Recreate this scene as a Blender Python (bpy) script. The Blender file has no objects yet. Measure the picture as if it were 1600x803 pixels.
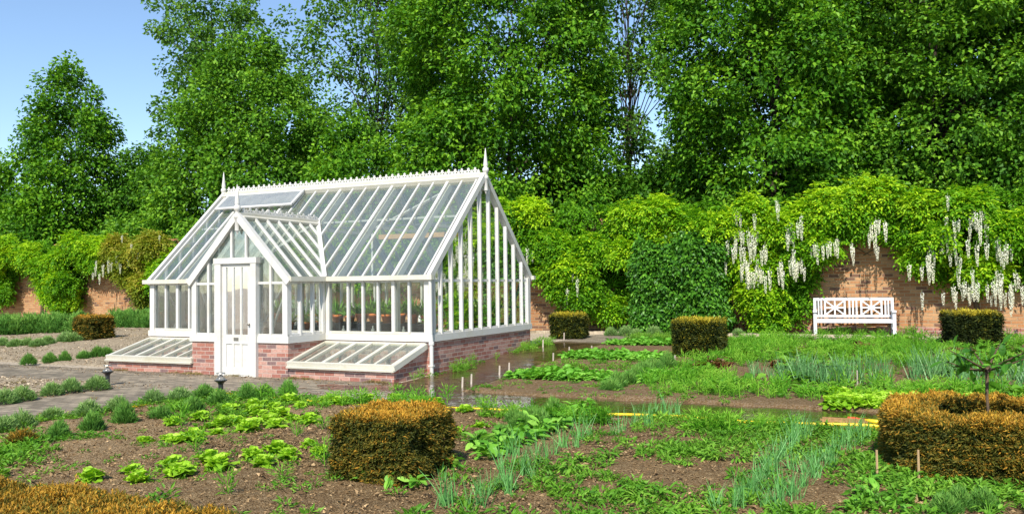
import bpy, math
import numpy as np
from mathutils import Vector, Matrix

scene = bpy.context.scene
COL = scene.collection
RNG = np.random.default_rng(11)

# ------------------------------------------------------------------ garden grid
# greenhouse corner, its yaw, eye height; u runs along the glasshouse front, v away from it towards the wall
X0, Y0, TH, EYE = -1.5325, 15.6396, 0.4463, 1.7
CT, ST = math.cos(TH), math.sin(TH)
FPX, PITCH, ROLL = 1307.8, 0.0329, -0.0122

def base_z(v):
    t = np.clip((np.asarray(v, float) + 1.5) / 7.0, 0, 1)
    return 0.25 * t * t * (3 - 2 * t)
def xy(u, v): return X0 - CT * u + ST * v, Y0 + ST * u + CT * v
def uvof(x, y): return -CT * (x - X0) + ST * (y - Y0), ST * (x - X0) + CT * (y - Y0)
def W3(u, v, dz=0.0):
    x, y = xy(u, v); return (float(x), float(y), float(base_z(v)) + dz)
def G(px, py, dz=0.0):
    """survey mark of the photograph -> (u, v) on the garden ground"""
    x, y = px - 800, py - 401.5
    cr, sr = math.cos(ROLL), math.sin(ROLL)
    x, y = cr * x + sr * y, -sr * x + cr * y
    a, b = x / FPX, -y / FPX
    cp, sp = math.cos(PITCH), math.sin(PITCH)
    r = (a, cp - b * sp, b * cp + sp)
    z = dz
    for _ in range(30):
        t = (z - EYE) / r[2]
        u, v = uvof(r[0] * t, r[1] * t)
        z = 0.5 * z + 0.5 * (float(base_z(v)) + dz)
    return u, v
def ATV(px, py, v):
    x, y = px - 800, py - 401.5
    cr, sr = math.cos(ROLL), math.sin(ROLL)
    x, y = cr * x + sr * y, -sr * x + cr * y
    a, b = x / FPX, -y / FPX
    cp, sp = math.cos(PITCH), math.sin(PITCH)
    r = (a, cp - b * sp, b * cp + sp)
    t = (v + ST * X0 + CT * Y0) / (ST * r[0] + CT * r[1])
    return uvof(r[0] * t, r[1] * t)[0], r[2] * t + EYE

# ------------------------------------------------------------------ objects
def tag(o, label=None, cat=None, group=None, kind=None):
    if label: o['label'] = label
    if cat: o['category'] = cat
    if group: o['group'] = group
    if kind: o['kind'] = kind
    return o
def empty(name, loc=(0, 0, 0), rz=0.0):
    o = bpy.data.objects.new(name, None); COL.objects.link(o)
    o.empty_display_size = 0.2
    o.location = loc; o.rotation_euler = (0, 0, rz); return o
def link(name, me, parent=None, loc=None, rz=0.0):
    o = bpy.data.objects.new(name, me); COL.objects.link(o)
    if parent: o.parent = parent
    if loc is not None: o.location = loc
    if rz: o.rotation_euler = (0, 0, rz)
    return o

class Geo:
    def __init__(s): s.V = []; s.F3 = []; s.F4 = []; s.T = []; s.n = 0
    def add(s, V, F3=None, F4=None, T=0.5):
        V = np.asarray(V, float).reshape(-1, 3)
        if F3 is not None and len(F3): s.F3.append(np.asarray(F3, int).reshape(-1, 3) + s.n)
        if F4 is not None and len(F4): s.F4.append(np.asarray(F4, int).reshape(-1, 4) + s.n)
        s.V.append(V)
        s.T.append(np.broadcast_to(np.asarray(T, float), (len(V),)).copy())
        s.n += len(V)
    def arrays(s):
        V = np.concatenate(s.V)
        F3 = np.concatenate(s.F3) if s.F3 else np.zeros((0, 3), int)
        F4 = np.concatenate(s.F4) if s.F4 else np.zeros((0, 4), int)
        return V, F3, F4, np.concatenate(s.T)
    def mesh(s, name, mat, smooth=False):
        V, F3, F4, T = s.arrays()
        me = bpy.data.meshes.new(name)
        me.vertices.add(len(V)); me.vertices.foreach_set('co', V.astype(np.float32).ravel())
        loops = np.concatenate([F3.ravel(), F4.ravel()]).astype(np.int32)
        me.loops.add(len(loops)); me.loops.foreach_set('vertex_index', loops)
        tot = np.concatenate([np.full(len(F3), 3), np.full(len(F4), 4)]).astype(np.int32)
        st = np.concatenate([[0], np.cumsum(tot)[:-1]]).astype(np.int32)
        me.polygons.add(len(tot)); me.polygons.foreach_set('loop_start', st)
        me.polygons.foreach_set('loop_total', tot)
        me.polygons.foreach_set('use_smooth', np.full(len(tot), smooth))
        at = me.attributes.new('tint', 'FLOAT', 'POINT'); at.data.foreach_set('value', T.astype(np.float32))
        me.update(calc_edges=True); me.validate()
        if mat: me.materials.append(mat)
        return me
    def obj(s, name, mat, parent=None, smooth=False, loc=None, rz=0.0):
        return link(name, s.mesh(name, mat, smooth), parent, loc, rz)
    # ---- solids
    def hexa(s, P):      # 8 points: bottom 4 ccw, top 4 ccw
        s.add(P, F4=[(0, 3, 2, 1), (4, 5, 6, 7), (0, 1, 5, 4), (1, 2, 6, 5), (2, 3, 7, 6), (3, 0, 4, 7)])
    def box(s, x0, x1, y0, y1, z0, z1):
        x0, x1 = min(x0, x1), max(x0, x1); y0, y1 = min(y0, y1), max(y0, y1)
        s.hexa([(x0, y0, z0), (x1, y0, z0), (x1, y1, z0), (x0, y1, z0), (x0, y0, z1), (x1, y0, z1), (x1, y1, z1), (x0, y1, z1)])
    def bar(s, p, q, w, h, up=(0, 0, 1)):
        p = np.array(p, float); q = np.array(q, float); d = q - p; d /= np.linalg.norm(d)
        a = np.cross(d, up); a /= np.linalg.norm(a); b = np.cross(a, d)
        a *= w / 2; b *= h / 2
        s.hexa([p - a - b, p + a - b, q + a - b, q - a - b, p - a + b, p + a + b, q + a + b, q - a + b])
    def prism(s, poly, off):   # closed planar polygon extruded by off
        poly = np.array(poly, float); n = len(poly); off = np.array(off, float)
        s.add(np.concatenate([poly, poly + off]),
              F4=[(i, (i + 1) % n, n + (i + 1) % n, n + i) for i in range(n)])
        k = s.n - 2 * n
        tri = [(0, i, i + 1) for i in range(1, n - 1)]
        s.F3.append(np.array([(a + k, c + k, b + k) for a, b, c in tri]))
        s.F3.append(np.array([(a + n + k, b + n + k, c + n + k) for a, b, c in tri]))
    def tube(s, pts, rad, seg=7, T=0.5, caps=True):
        pts = np.array(pts, float); n = len(pts)
        rad = np.broadcast_to(np.array(rad, float), (n,))
        tan = np.gradient(pts, axis=0); tan /= np.linalg.norm(tan, axis=1)[:, None] + 1e-9
        ref = np.array([0.31, 0.17, 0.93]) if abs(tan[0][2]) < 0.9 else np.array([1, 0.1, 0])
        V = []
        for i in range(n):
            a = np.cross(tan[i], ref); a /= np.linalg.norm(a); b = np.cross(tan[i], a)
            for k in range(seg):
                an = 2 * math.pi * k / seg
                V.append(pts[i] + rad[i] * (math.cos(an) * a + math.sin(an) * b))
        F = [(i * seg + k, i * seg + (k + 1) % seg, (i + 1) * seg + (k + 1) % seg, (i + 1) * seg + k) for i in range(n - 1) for k in range(seg)]
        F3 = []
        if caps:
            V += [pts[0], pts[-1]]
            c0, c1 = n * seg, n * seg + 1
            F3 = [(c0, (k + 1) % seg, k) for k in range(seg)] + [(c1, (n - 1) * seg + k, (n - 1) * seg + (k + 1) % seg) for k in range(seg)]
        s.add(V, F3=F3, F4=F, T=T)
    def lathe(s, prof, seg=12, c=(0, 0, 0), T=0.5):
        V = []; n = len(prof)
        for r, z in prof:
            for k in range(seg):
                an = 2 * math.pi * k / seg
                V.append((c[0] + r * math.cos(an), c[1] + r * math.sin(an), c[2] + z))
        F = [(i * seg + k, i * seg + (k + 1) % seg, (i + 1) * seg + (k + 1) % seg, (i + 1) * seg + k) for i in range(n - 1) for k in range(seg)]
        s.add(V, F4=F, T=T)
    # ---- foliage
    def kites(s, P, D, N, L, W, T, fold=0.22, curl=0.12):
        P = np.asarray(P, float); n = len(P)
        D = D / (np.linalg.norm(D, axis=1)[:, None] + 1e-9)
        S = np.cross(D, N); S /= np.linalg.norm(S, axis=1)[:, None] + 1e-9
        N = np.cross(S, D)
        L = np.broadcast_to(np.asarray(L, float), (n,))[:, None]; W = np.broadcast_to(np.asarray(W, float), (n,))[:, None]
        m = P + 0.42 * L * D
        V = np.stack([P, m + S * W / 2 + N * fold * W, P + L * D - N * curl * L, m - S * W / 2 + N * fold * W], 1).reshape(-1, 3)
        i = np.arange(n)[:, None] * 4
        F = np.concatenate([i + np.array([[0, 1, 2]]), i + np.array([[0, 2, 3]])])
        s.add(V, F3=F, T=np.repeat(np.broadcast_to(np.asarray(T, float), (n,)), 4))
    def blades(s, P, D, N, L, W, T, bend=0.3, k=3, prof=None, wave=0.0, fold=0.1, rng=None):
        """curved leaves, three columns by k segments; bend moves the tip against N"""
        P = np.asarray(P, float); n = len(P)
        D = D / (np.linalg.norm(D, axis=1)[:, None] + 1e-9)
        S = np.cross(D, N); S /= np.linalg.norm(S, axis=1)[:, None] + 1e-9
        N = np.cross(S, D)
        L = np.broadcast_to(np.asarray(L, float), (n,)); W = np.broadcast_to(np.asarray(W, float), (n,))
        bend = np.broadcast_to(np.asarray(bend, float), (n,))
        rows = []
        for j in range(k + 1):
            t = j / k; w = prof(t) if prof else math.sin(math.pi * (0.12 + 0.8 * t))
            c = P + D * (L * t)[:, None] - N * (bend * L * t * t)[:, None]
            o = (W * w / 2)[:, None]
            f = N * (fold * W * w)[:, None]
            wa = wb = 0
            if wave and rng is not None and j:
                wa = N * (rng.normal(0, wave, n) * W)[:, None]; wb = N * (rng.normal(0, wave, n) * W)[:, None]
            rows.append(np.stack([c + S * o + f + wa, c, c - S * o + f + wb], 1))
        V = np.stack(rows, 1).reshape(-1, 3); m = 3 * (k + 1)
        q = []
        for j in range(k):
            for e in (0, 1):
                q.append((3 * j + e, 3 * j + e + 1, 3 * j + e + 4, 3 * j + e + 3))
        F = (np.arange(n)[:, None, None] * m + np.array(q)[None]).reshape(-1, 4)
        s.add(V, F4=F, T=np.repeat(np.broadcast_to(np.asarray(T, float), (n,)), m))
    def scatter(s, tmpl, pos, scale, rot, dT=None):
        """bake copies of a template plant into this mesh"""
        V, F3, F4, T = tmpl; n = len(pos); m = len(V)
        pos = np.asarray(pos, float); scale = np.asarray(scale, float)
        c, si = np.cos(rot), np.sin(rot)
        X = V[None, :, 0] * c[:, None] - V[None, :, 1] * si[:, None]
        Y = V[None, :, 0] * si[:, None] + V[None, :, 1] * c[:, None]
        Z = np.broadcast_to(V[None, :, 2], X.shape)
        A = np.stack([X, Y, Z], 2) * scale[:, None, None] + pos[:, None, :]
        o = (np.arange(n) * m)[:, None, None]
        TT = np.broadcast_to(T[None], (n, m)) + (0 if dT is None else np.asarray(dT)[:, None])
        s.add(A.reshape(-1, 3), F3=(F3[None] + o).reshape(-1, 3), F4=(F4[None] + o).reshape(-1, 4), T=np.clip(TT, 0, 1).ravel())

def unit(a): return a / (np.linalg.norm(a, axis=-1, keepdims=True) + 1e-9)
def rdir(rng, n): return unit(rng.normal(size=(n, 3)))
def vnoise(x, y, seed=0):
    """smooth value noise, numpy"""
    x = np.asarray(x, float); y = np.asarray(y, float)
    xi = np.floor(x).astype(int); yi = np.floor(y).astype(int); xf = x - xi; yf = y - yi
    def h(a, b):
        q = np.sin(a * 127.1 + b * 311.7 + seed * 74.7) * 43758.5453
        return q - np.floor(q)
    xf = xf * xf * (3 - 2 * xf); yf = yf * yf * (3 - 2 * yf)
    return (h(xi, yi) * (1 - xf) + h(xi + 1, yi) * xf) * (1 - yf) + (h(xi, yi + 1) * (1 - xf) + h(xi + 1, yi + 1) * xf) * yf

# ------------------------------------------------------------------ materials
class NT:
    def __init__(s, name):
        s.m = bpy.data.materials.new(name); s.m.use_nodes = True
        s.t = s.m.node_tree; s.t.nodes.clear()
        s.out = s.n('ShaderNodeOutputMaterial')
    def n(s, typ, **kw):
        nd = s.t.nodes.new(typ)
        for k, v in kw.items():
            if k == 'ins':
                for a, b in v.items(): nd.inputs[a].default_value = b
            else: setattr(nd, k, v)
        return nd
    def l(s, a, b): s.t.links.new(a, b)
    def ramp(s, fac, stops, mode='LINEAR'):
        r = s.n('ShaderNodeValToRGB'); r.color_ramp.interpolation = mode
        e = r.color_ramp.elements
        while len(e) < len(stops): e.new(0.5)
        for i, (p, c) in enumerate(stops):
            e[i].position = p; e[i].color = (*c, 1)
        s.l(fac, r.inputs['Fac']); return r.outputs['Color']
    def mix(s, fac, a, b, typ='MIX'):
        m = s.n('ShaderNodeMix', data_type='RGBA', blend_type=typ)
        for sock, val in ((m.inputs['Factor'], fac), (m.inputs['A'], a), (m.inputs['B'], b)):
            if hasattr(val, 'links'): s.l(val, sock)
            elif isinstance(val, tuple): sock.default_value = (*val, 1)
            else: sock.default_value = val
        return m.outputs['Result']
    def noise(s, vec, scale, detail=4, rough=0.55, out='Fac'):
        nd = s.n('ShaderNodeTexNoise', ins={'Scale': scale, 'Detail': detail, 'Roughness': rough})
        if vec is not None: s.l(vec, nd.inputs['Vector'])
        return nd.outputs[out]
    def math(s, op, a, b=0.0):
        m = s.n('ShaderNodeMath', operation=op)
        for i, v in enumerate((a, b)):
            if hasattr(v, 'links'): s.l(v, m.inputs[i])
            else: m.inputs[i].default_value = v
        return m.outputs[0]
    def bump(s, h, strength, dist):
        b = s.n('ShaderNodeBump', ins={'Strength': strength, 'Distance': dist})
        s.l(h, b.inputs['Height']); return b.outputs['Normal']
    def bsdf(s, col, rough=0.6, normal=None, spec=0.5):
        p = s.n('ShaderNodeBsdfPrincipled')
        for sock, v in (('Base Color', col), ('Roughness', rough)):
            if hasattr(v, 'links'): s.l(v, p.inputs[sock])
            elif isinstance(v, tuple): p.inputs[sock].default_value = (*v, 1)
            else: p.inputs[sock].default_value = v
        p.inputs['Specular IOR Level'].default_value = spec
        if normal is not None: s.l(normal, p.inputs['Normal'])
        return p
    def done(s, sh): s.l(sh, s.out.inputs['Surface']); return s.m
    def obj(s): return s.n('ShaderNodeTexCoord').outputs['Object']
    def pos(s): return s.n('ShaderNodeNewGeometry').outputs['Position']
    def attr(s, nm): return s.n('ShaderNodeAttribute', attribute_name=nm).outputs['Fac']

def leaf_mat(name, stops, rough=0.45, trans=0.32, spec=0.4, transcol=(1.25, 1.15, 0.5), gain=1.16):
    t = NT(name)
    stops = [(p_, tuple(min(.9, c_ * gain) for c_ in q_)) for p_, q_ in stops]
    col = t.ramp(t.attr('tint'), stops)
    nz = t.noise(t.pos(), 0.9, 3)
    col = t.mix(0.35, col, t.mix(1.0, col, t.ramp(nz, [(0.3, (0.72, 0.78, 0.7)), (0.7, (1.35, 1.25, 1.2))]), 'MULTIPLY'))
    p = t.bsdf(col, rough, spec=spec)
    tr = t.n('ShaderNodeBsdfTranslucent')
    t.l(t.mix(1.0, col, transcol, 'MULTIPLY'), tr.inputs['Color'])
    mx = t.n('ShaderNodeMixShader', ins={'Fac': trans})
    t.l(p.outputs[0], mx.inputs[1]); t.l(tr.outputs[0], mx.inputs[2])
    return t.done(mx.outputs[0])

def plain(name, col, rough=0.5, var=0.12, scale=6.0, spec=0.4, metallic=0.0):
    t = NT(name)
    nz = t.noise(t.obj(), scale, 5)
    lo = tuple(c * (1 - var) for c in col); hi = tuple(min(1, c * (1 + var)) for c in col)
    p = t.bsdf(t.ramp(nz, [(0.3, lo), (0.7, hi)]), rough, spec=spec)
    p.inputs['Metallic'].default_value = metallic
    return t.done(p.outputs[0])

def white_paint(name, dirt=0.5, base=(0.575, 0.56, 0.525)):
    t = NT(name)
    o = t.obj()
    n1 = t.noise(o, 2.2, 6, 0.65); n2 = t.noise(o, 23, 4, 0.6)
    d = t.ramp(t.math('MULTIPLY', n1, t.math('ADD', n2, 0.45)), [(0.42, (0, 0, 0)), (0.72, (1, 1, 1))])
    d = t.mix(1.0, d, (dirt, dirt, dirt), 'MULTIPLY')
    col = t.mix(d, base, (0.50, 0.46, 0.33))
    p = t.bsdf(col, 0.42, t.bump(n2, 0.15, 0.002), 0.45)
    return t.done(p.outputs[0])

def brick_mat(name, c1, c2, c3, mortar, bw=0.225, bh=0.075, mort=0.012, stain=0.5, rough=0.85, bump=0.6, dark=(0.20, 0.125, 0.115)):
    t = NT(name)
    o = t.obj(); sp = t.n('ShaderNodeSeparateXYZ'); t.l(o, sp.inputs[0])
    cb = t.n('ShaderNodeCombineXYZ')
    wob = t.math('MULTIPLY', t.math('SUBTRACT', t.noise(o, 1.3, 2), 0.5), 0.02)
    t.l(t.math('ADD', sp.outputs[0], sp.outputs[1]), cb.inputs[0]); t.l(t.math('ADD', sp.outputs[2], wob), cb.inputs[1])
    b = t.n('ShaderNodeTexBrick', offset=0.5, ins={'Scale': 1.0, 'Mortar Size': mort / 2, 'Mortar Smooth': 0.25, 'Bias': 0.0, 'Brick Width': bw, 'Row Height': bh})
    b.inputs['Color1'].default_value = (0, 0, 0, 1); b.inputs['Color2'].default_value = (1, 1, 1, 1); b.inputs['Mortar'].default_value = (0.5, 0.5, 0.5, 1)
    t.l(cb.outputs[0], b.inputs['Vector'])
    # a second random per brick
    wn = t.n('ShaderNodeTexWhiteNoise', noise_dimensions='2D')
    sc = t.n('ShaderNodeSeparateColor'); t.l(b.outputs['Color'], sc.inputs[0])
    r1 = sc.outputs[0]
    cb2 = t.n('ShaderNodeCombineXYZ'); t.l(t.math('MULTIPLY', r1, 37.7), cb2.inputs[0]); t.l(cb2.outputs[0], wn.inputs['Vector'])
    r2 = wn.outputs['Value']
    col = t.ramp(r1, [(0.0, c1), (0.35, c2), (0.7, c3), (1.0, tuple(0.5 * (x + y) for x, y in zip(c1, c3)))])
    col = t.mix(t.ramp(r2, [(0.86, (0, 0, 0)), (0.9, (1, 1, 1))]), col, dark)
    n1 = t.noise(o, 1.1, 5, 0.6); n2 = t.noise(o, 30, 4, 0.6)
    col = t.mix(1.0, col, t.ramp(n2, [(0.3, (0.78, 0.78, 0.78)), (0.7, (1.2, 1.2, 1.2))]), 'MULTIPLY')
    mcol = t.mix(n1, tuple(x * 0.7 for x in mortar), mortar)
    col = t.mix(b.outputs['Fac'], col, mcol)
    col = t.mix(t.math('MULTIPLY', t.ramp(n1, [(0.45, (0, 0, 0)), (0.75, (1, 1, 1))]), stain), col, tuple(0.55 * x for x in c2))
    h = t.math('SUBTRACT', t.math('MULTIPLY', n2, 0.35), b.outputs['Fac'])
    p = t.bsdf(col, rough, t.bump(h, bump, 0.012), 0.2)
    return t.done(p.outputs[0])

def glass_mat(name, tint=(0.93, 0.96, 0.93), dust_sheen=0.06, dust_sheen_col=(0.5, 0.53, 0.5), rough=0.02, refl=0.75):
    t = NT(name)
    tr = t.n('ShaderNodeBsdfTransparent'); tr.inputs['Color'].default_value = (*tint, 1)
    gl = t.n('ShaderNodeBsdfGlossy', ins={'Roughness': rough}); gl.inputs['Color'].default_value = (0.95, 0.97, 1, 1)
    nz = t.noise(t.obj(), 1.2, 2)
    bm = t.bump(nz, 0.06, 0.05); t.l(bm, gl.inputs['Normal'])
    fr = t.n('ShaderNodeFresnel', ins={'IOR': 1.5})
    mx = t.n('ShaderNodeMixShader'); t.l(t.math('MULTIPLY', fr.outputs[0], refl), mx.inputs[0]); t.l(tr.outputs[0], mx.inputs[1]); t.l(gl.outputs[0], mx.inputs[2])
    df = t.n('ShaderNodeBsdfDiffuse'); df.inputs['Color'].default_value = (*dust_sheen_col, 1)
    n2 = t.noise(t.obj(), 3.5, 6, 0.7)
    f = t.math('MULTIPLY', t.ramp(n2, [(0.2, (0.45, 0.45, 0.45)), (0.8, (1, 1, 1))]), dust_sheen)
    m2 = t.n('ShaderNodeMixShader'); t.l(f, m2.inputs[0]); t.l(mx.outputs[0], m2.inputs[1]); t.l(df.outputs[0], m2.inputs[2])
    return t.done(m2.outputs[0])

def soil_mat(name, c_dark, c_mid, c_light, chip=60.0, chipamt=0.6, pale=(0.36, 0.28, 0.2)):
    t = NT(name); o = t.pos()
    n1 = t.noise(o, 0.7, 5, 0.6); n2 = t.noise(o, 9, 6, 0.7); n3 = t.noise(o, 45, 4, 0.7)
    v = t.n('ShaderNodeTexVoronoi', ins={'Scale': chip}); t.l(o, v.inputs['Vector'])
    vs = t.n('ShaderNodeSeparateColor'); t.l(v.outputs['Color'], vs.inputs[0])
    col = t.ramp(n2, [(0.28, c_dark), (0.5, c_mid), (0.74, c_light)])
    col = t.mix(1.0, col, t.ramp(n1, [(0.3, (0.75, 0.75, 0.75)), (0.7, (1.2, 1.18, 1.15))]), 'MULTIPLY')
    chips = t.ramp(vs.outputs[0], [(0.0, tuple(0.4 * x for x in c_mid)), (0.35, c_mid), (0.65, c_light), (0.93, pale)])
    col = t.mix(chipamt, col, chips)
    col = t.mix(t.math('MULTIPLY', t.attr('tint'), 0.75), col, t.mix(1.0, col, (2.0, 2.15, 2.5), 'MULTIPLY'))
    h = t.math('ADD', t.math('MULTIPLY', n3, 0.6), t.math('SUBTRACT', 1.0, v.outputs['Distance']))
    p = t.bsdf(col, 0.9, t.bump(h, 0.8, 0.02), 0.15)
    return t.done(p.outputs[0])

M = {}
M['paint'] = white_paint('white paint', 0.55)
M['paint_old'] = white_paint('weathered white paint', 0.95, (0.56, 0.535, 0.45))
M['bench_paint'] = white_paint('bench white', 0.12, (0.68, 0.68, 0.69))
M['glass'] = glass_mat('clear glass', (0.96, 0.98, 0.95), 0.018)
M['roof_glass'] = glass_mat('dusty roof glass', (0.94, 0.97, 0.94), 0.15, (0.38, 0.41, 0.35), 0.12, 0.24)
M['vent_glass'] = glass_mat('painted sky sheen vent glass', (0.8, 0.82, 0.8), 0.55, (0.42, 0.43, 0.40), 0.15, 0.4)  # strong grey diffuse: dust plus the sky's reflection painted into the colour
M['plinth'] = brick_mat('pink red brick', (0.36, 0.155, 0.11), (0.30, 0.125, 0.095), (0.46, 0.27, 0.215), (0.54, 0.43, 0.36), 0.225, 0.078, 0.014, 0.2)
M['wall'] = brick_mat('old orange brick', (0.45, 0.22, 0.095), (0.35, 0.155, 0.068), (0.50, 0.285, 0.14), (0.50, 0.37, 0.22), 0.26, 0.085, 0.02, 0.4, bump=1.0, dark=(0.17, 0.09, 0.06))
M['wood'] = plain('brown wood', (0.60, 0.34, 0.13), 0.6)
M['stakewood'] = plain('pale stake wood', (0.50, 0.33, 0.17), 0.7)
M['stakegrey'] = plain('grey stake wood', (0.45, 0.38, 0.30), 0.7)
M['black'] = plain('black cloth', (0.018, 0.018, 0.02), 0.8)
M['darkmetal'] = plain('dark plastic', (0.025, 0.027, 0.03), 0.35, spec=0.5)
M['lampglass'] = glass_mat('lamp glass', (0.9, 0.92, 0.92), 0.18, (0.8, 0.8, 0.8), 0.08)
M['terracotta'] = plain('terracotta', (0.72, 0.21, 0.055), 0.8, 0.2, 9)
M['hose'] = plain('yellow hose', (0.80, 0.56, 0.02), 0.4, 0.08)
M['rust'] = plain('rusty strip', (0.30, 0.17, 0.06), 0.7, 0.25, 30)
M['red'] = plain('red plastic', (0.6, 0.08, 0.03), 0.4)
M['bark'] = plain('grey brown bark', (0.05, 0.040, 0.030), 0.9, 0.35, 14, 0.1)
M['stem'] = plain('brown stem', (0.11, 0.075, 0.045), 0.85, 0.3, 14, 0.1)
M['metal'] = plain('dull brass', (0.32, 0.30, 0.26), 0.35, metallic=0.8)
M['kerb'] = plain('pale kerb stone', (0.42, 0.35, 0.25), 0.85, 0.25, 12, 0.1)
M['sand'] = soil_mat('dry tan soil', (0.20, 0.150, 0.095), (0.30, 0.235, 0.155), (0.40, 0.32, 0.215), 38, 0.45, (0.5, 0.42, 0.3))
M['soil'] = soil_mat('brown mulch soil', (0.045, 0.026, 0.011), (0.165, 0.100, 0.042), (0.30, 0.195, 0.09), 85, 0.5, (0.48, 0.36, 0.20))
M['soil_far'] = soil_mat('brown vegetable soil', (0.075, 0.045, 0.020), (0.17, 0.105, 0.046), (0.26, 0.17, 0.08), 70, 0.5)
G3 = lambda a, b, c: [(0.0, a), (0.5, b), (1.0, c)]
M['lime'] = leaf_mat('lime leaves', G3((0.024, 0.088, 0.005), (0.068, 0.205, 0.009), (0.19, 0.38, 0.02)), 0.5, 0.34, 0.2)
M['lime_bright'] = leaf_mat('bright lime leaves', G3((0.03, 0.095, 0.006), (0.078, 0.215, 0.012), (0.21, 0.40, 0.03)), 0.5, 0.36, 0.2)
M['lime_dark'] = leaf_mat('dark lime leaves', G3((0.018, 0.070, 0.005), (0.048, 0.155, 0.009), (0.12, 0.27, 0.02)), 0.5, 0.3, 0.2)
M['maple'] = leaf_mat('loose tree leaves', G3((0.03, 0.092, 0.012), (0.068, 0.18, 0.018), (0.15, 0.29, 0.035)), 0.5, 0.38, 0.2)
M['wisteria'] = leaf_mat('wisteria leaves', G3((0.045, 0.15, 0.007), (0.135, 0.34, 0.010), (0.42, 0.60, 0.018)), 0.5, 0.42, 0.2)
M['wisteria_b'] = leaf_mat('bronze wisteria leaves', G3((0.08, 0.14, 0.012), (0.20, 0.27, 0.018), (0.40, 0.36, 0.05)), 0.5, 0.42, 0.2)
M['flower'] = leaf_mat('white flowers', G3((0.52, 0.54, 0.36), (0.76, 0.75, 0.62), (0.86, 0.84, 0.76)), 0.6, 0.3, 0.2, (1, 1, 1))
M['hornbeam'] = leaf_mat('hornbeam leaves', G3((0.016, 0.075, 0.007), (0.055, 0.185, 0.013), (0.16, 0.38, 0.03)), 0.45, 0.28, 0.3)
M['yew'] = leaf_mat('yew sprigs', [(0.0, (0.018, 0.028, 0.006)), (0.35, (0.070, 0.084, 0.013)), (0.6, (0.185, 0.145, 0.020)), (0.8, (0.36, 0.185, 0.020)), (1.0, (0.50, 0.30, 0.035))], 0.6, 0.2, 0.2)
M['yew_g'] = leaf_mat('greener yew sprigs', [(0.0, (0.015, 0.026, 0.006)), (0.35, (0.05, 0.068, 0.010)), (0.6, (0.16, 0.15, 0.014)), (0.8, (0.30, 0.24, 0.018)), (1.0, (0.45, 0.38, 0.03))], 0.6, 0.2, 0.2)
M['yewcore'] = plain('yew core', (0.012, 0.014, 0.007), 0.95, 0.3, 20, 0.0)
M['lavender'] = leaf_mat('lavender foliage', G3((0.06, 0.15, 0.035), (0.16, 0.29, 0.08), (0.34, 0.48, 0.17)), 0.6, 0.25, 0.2)
M['rosemary'] = leaf_mat('dark herb foliage', G3((0.035, 0.12, 0.02), (0.10, 0.25, 0.04), (0.24, 0.42, 0.085)), 0.55, 0.25, 0.2)
M['lettuce'] = leaf_mat('lettuce leaves', G3((0.15, 0.34, 0.015), (0.32, 0.54, 0.03), (0.58, 0.72, 0.14)), 0.45, 0.38, 0.25)
M['onion'] = leaf_mat('onion leaves', G3((0.05, 0.18, 0.035), (0.11, 0.30, 0.075), (0.22, 0.44, 0.15)), 0.45, 0.15, 0.3)
M['leek'] = leaf_mat('leek leaves', G3((0.05, 0.15, 0.045), (0.10, 0.25, 0.075), (0.20, 0.38, 0.14)), 0.45, 0.15)
M['broad'] = leaf_mat('broad crop leaves', G3((0.07, 0.23, 0.018), (0.16, 0.40, 0.04), (0.32, 0.58, 0.09)), 0.45, 0.35, 0.25)
M['weed'] = leaf_mat('weed leaves', G3((0.05, 0.16, 0.014), (0.115, 0.28, 0.022), (0.24, 0.44, 0.05)), 0.5, 0.34, 0.2)
M['dill'] = leaf_mat('feathery crop', G3((0.05, 0.19, 0.012), (0.11, 0.32, 0.018), (0.26, 0.48, 0.05)), 0.5, 0.35, 0.2)
M['redlet'] = leaf_mat('red lettuce leaves', G3((0.10, 0.028, 0.02), (0.17, 0.07, 0.03), (0.20, 0.24, 0.04)), 0.4, 0.3)
M['dry'] = leaf_mat('dry grass', G3((0.16, 0.13, 0.05), (0.27, 0.22, 0.09), (0.38, 0.32, 0.14)), 0.7, 0.3)
M['chip'] = leaf_mat('bark chips', G3((0.03, 0.018, 0.008), (0.16, 0.098, 0.042), (0.42, 0.29, 0.15)), 0.85, 0.0)
M['pebble'] = leaf_mat('tan clods', G3((0.16, 0.115, 0.07), (0.32, 0.25, 0.165), (0.52, 0.44, 0.32)), 0.9, 0.0)

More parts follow.
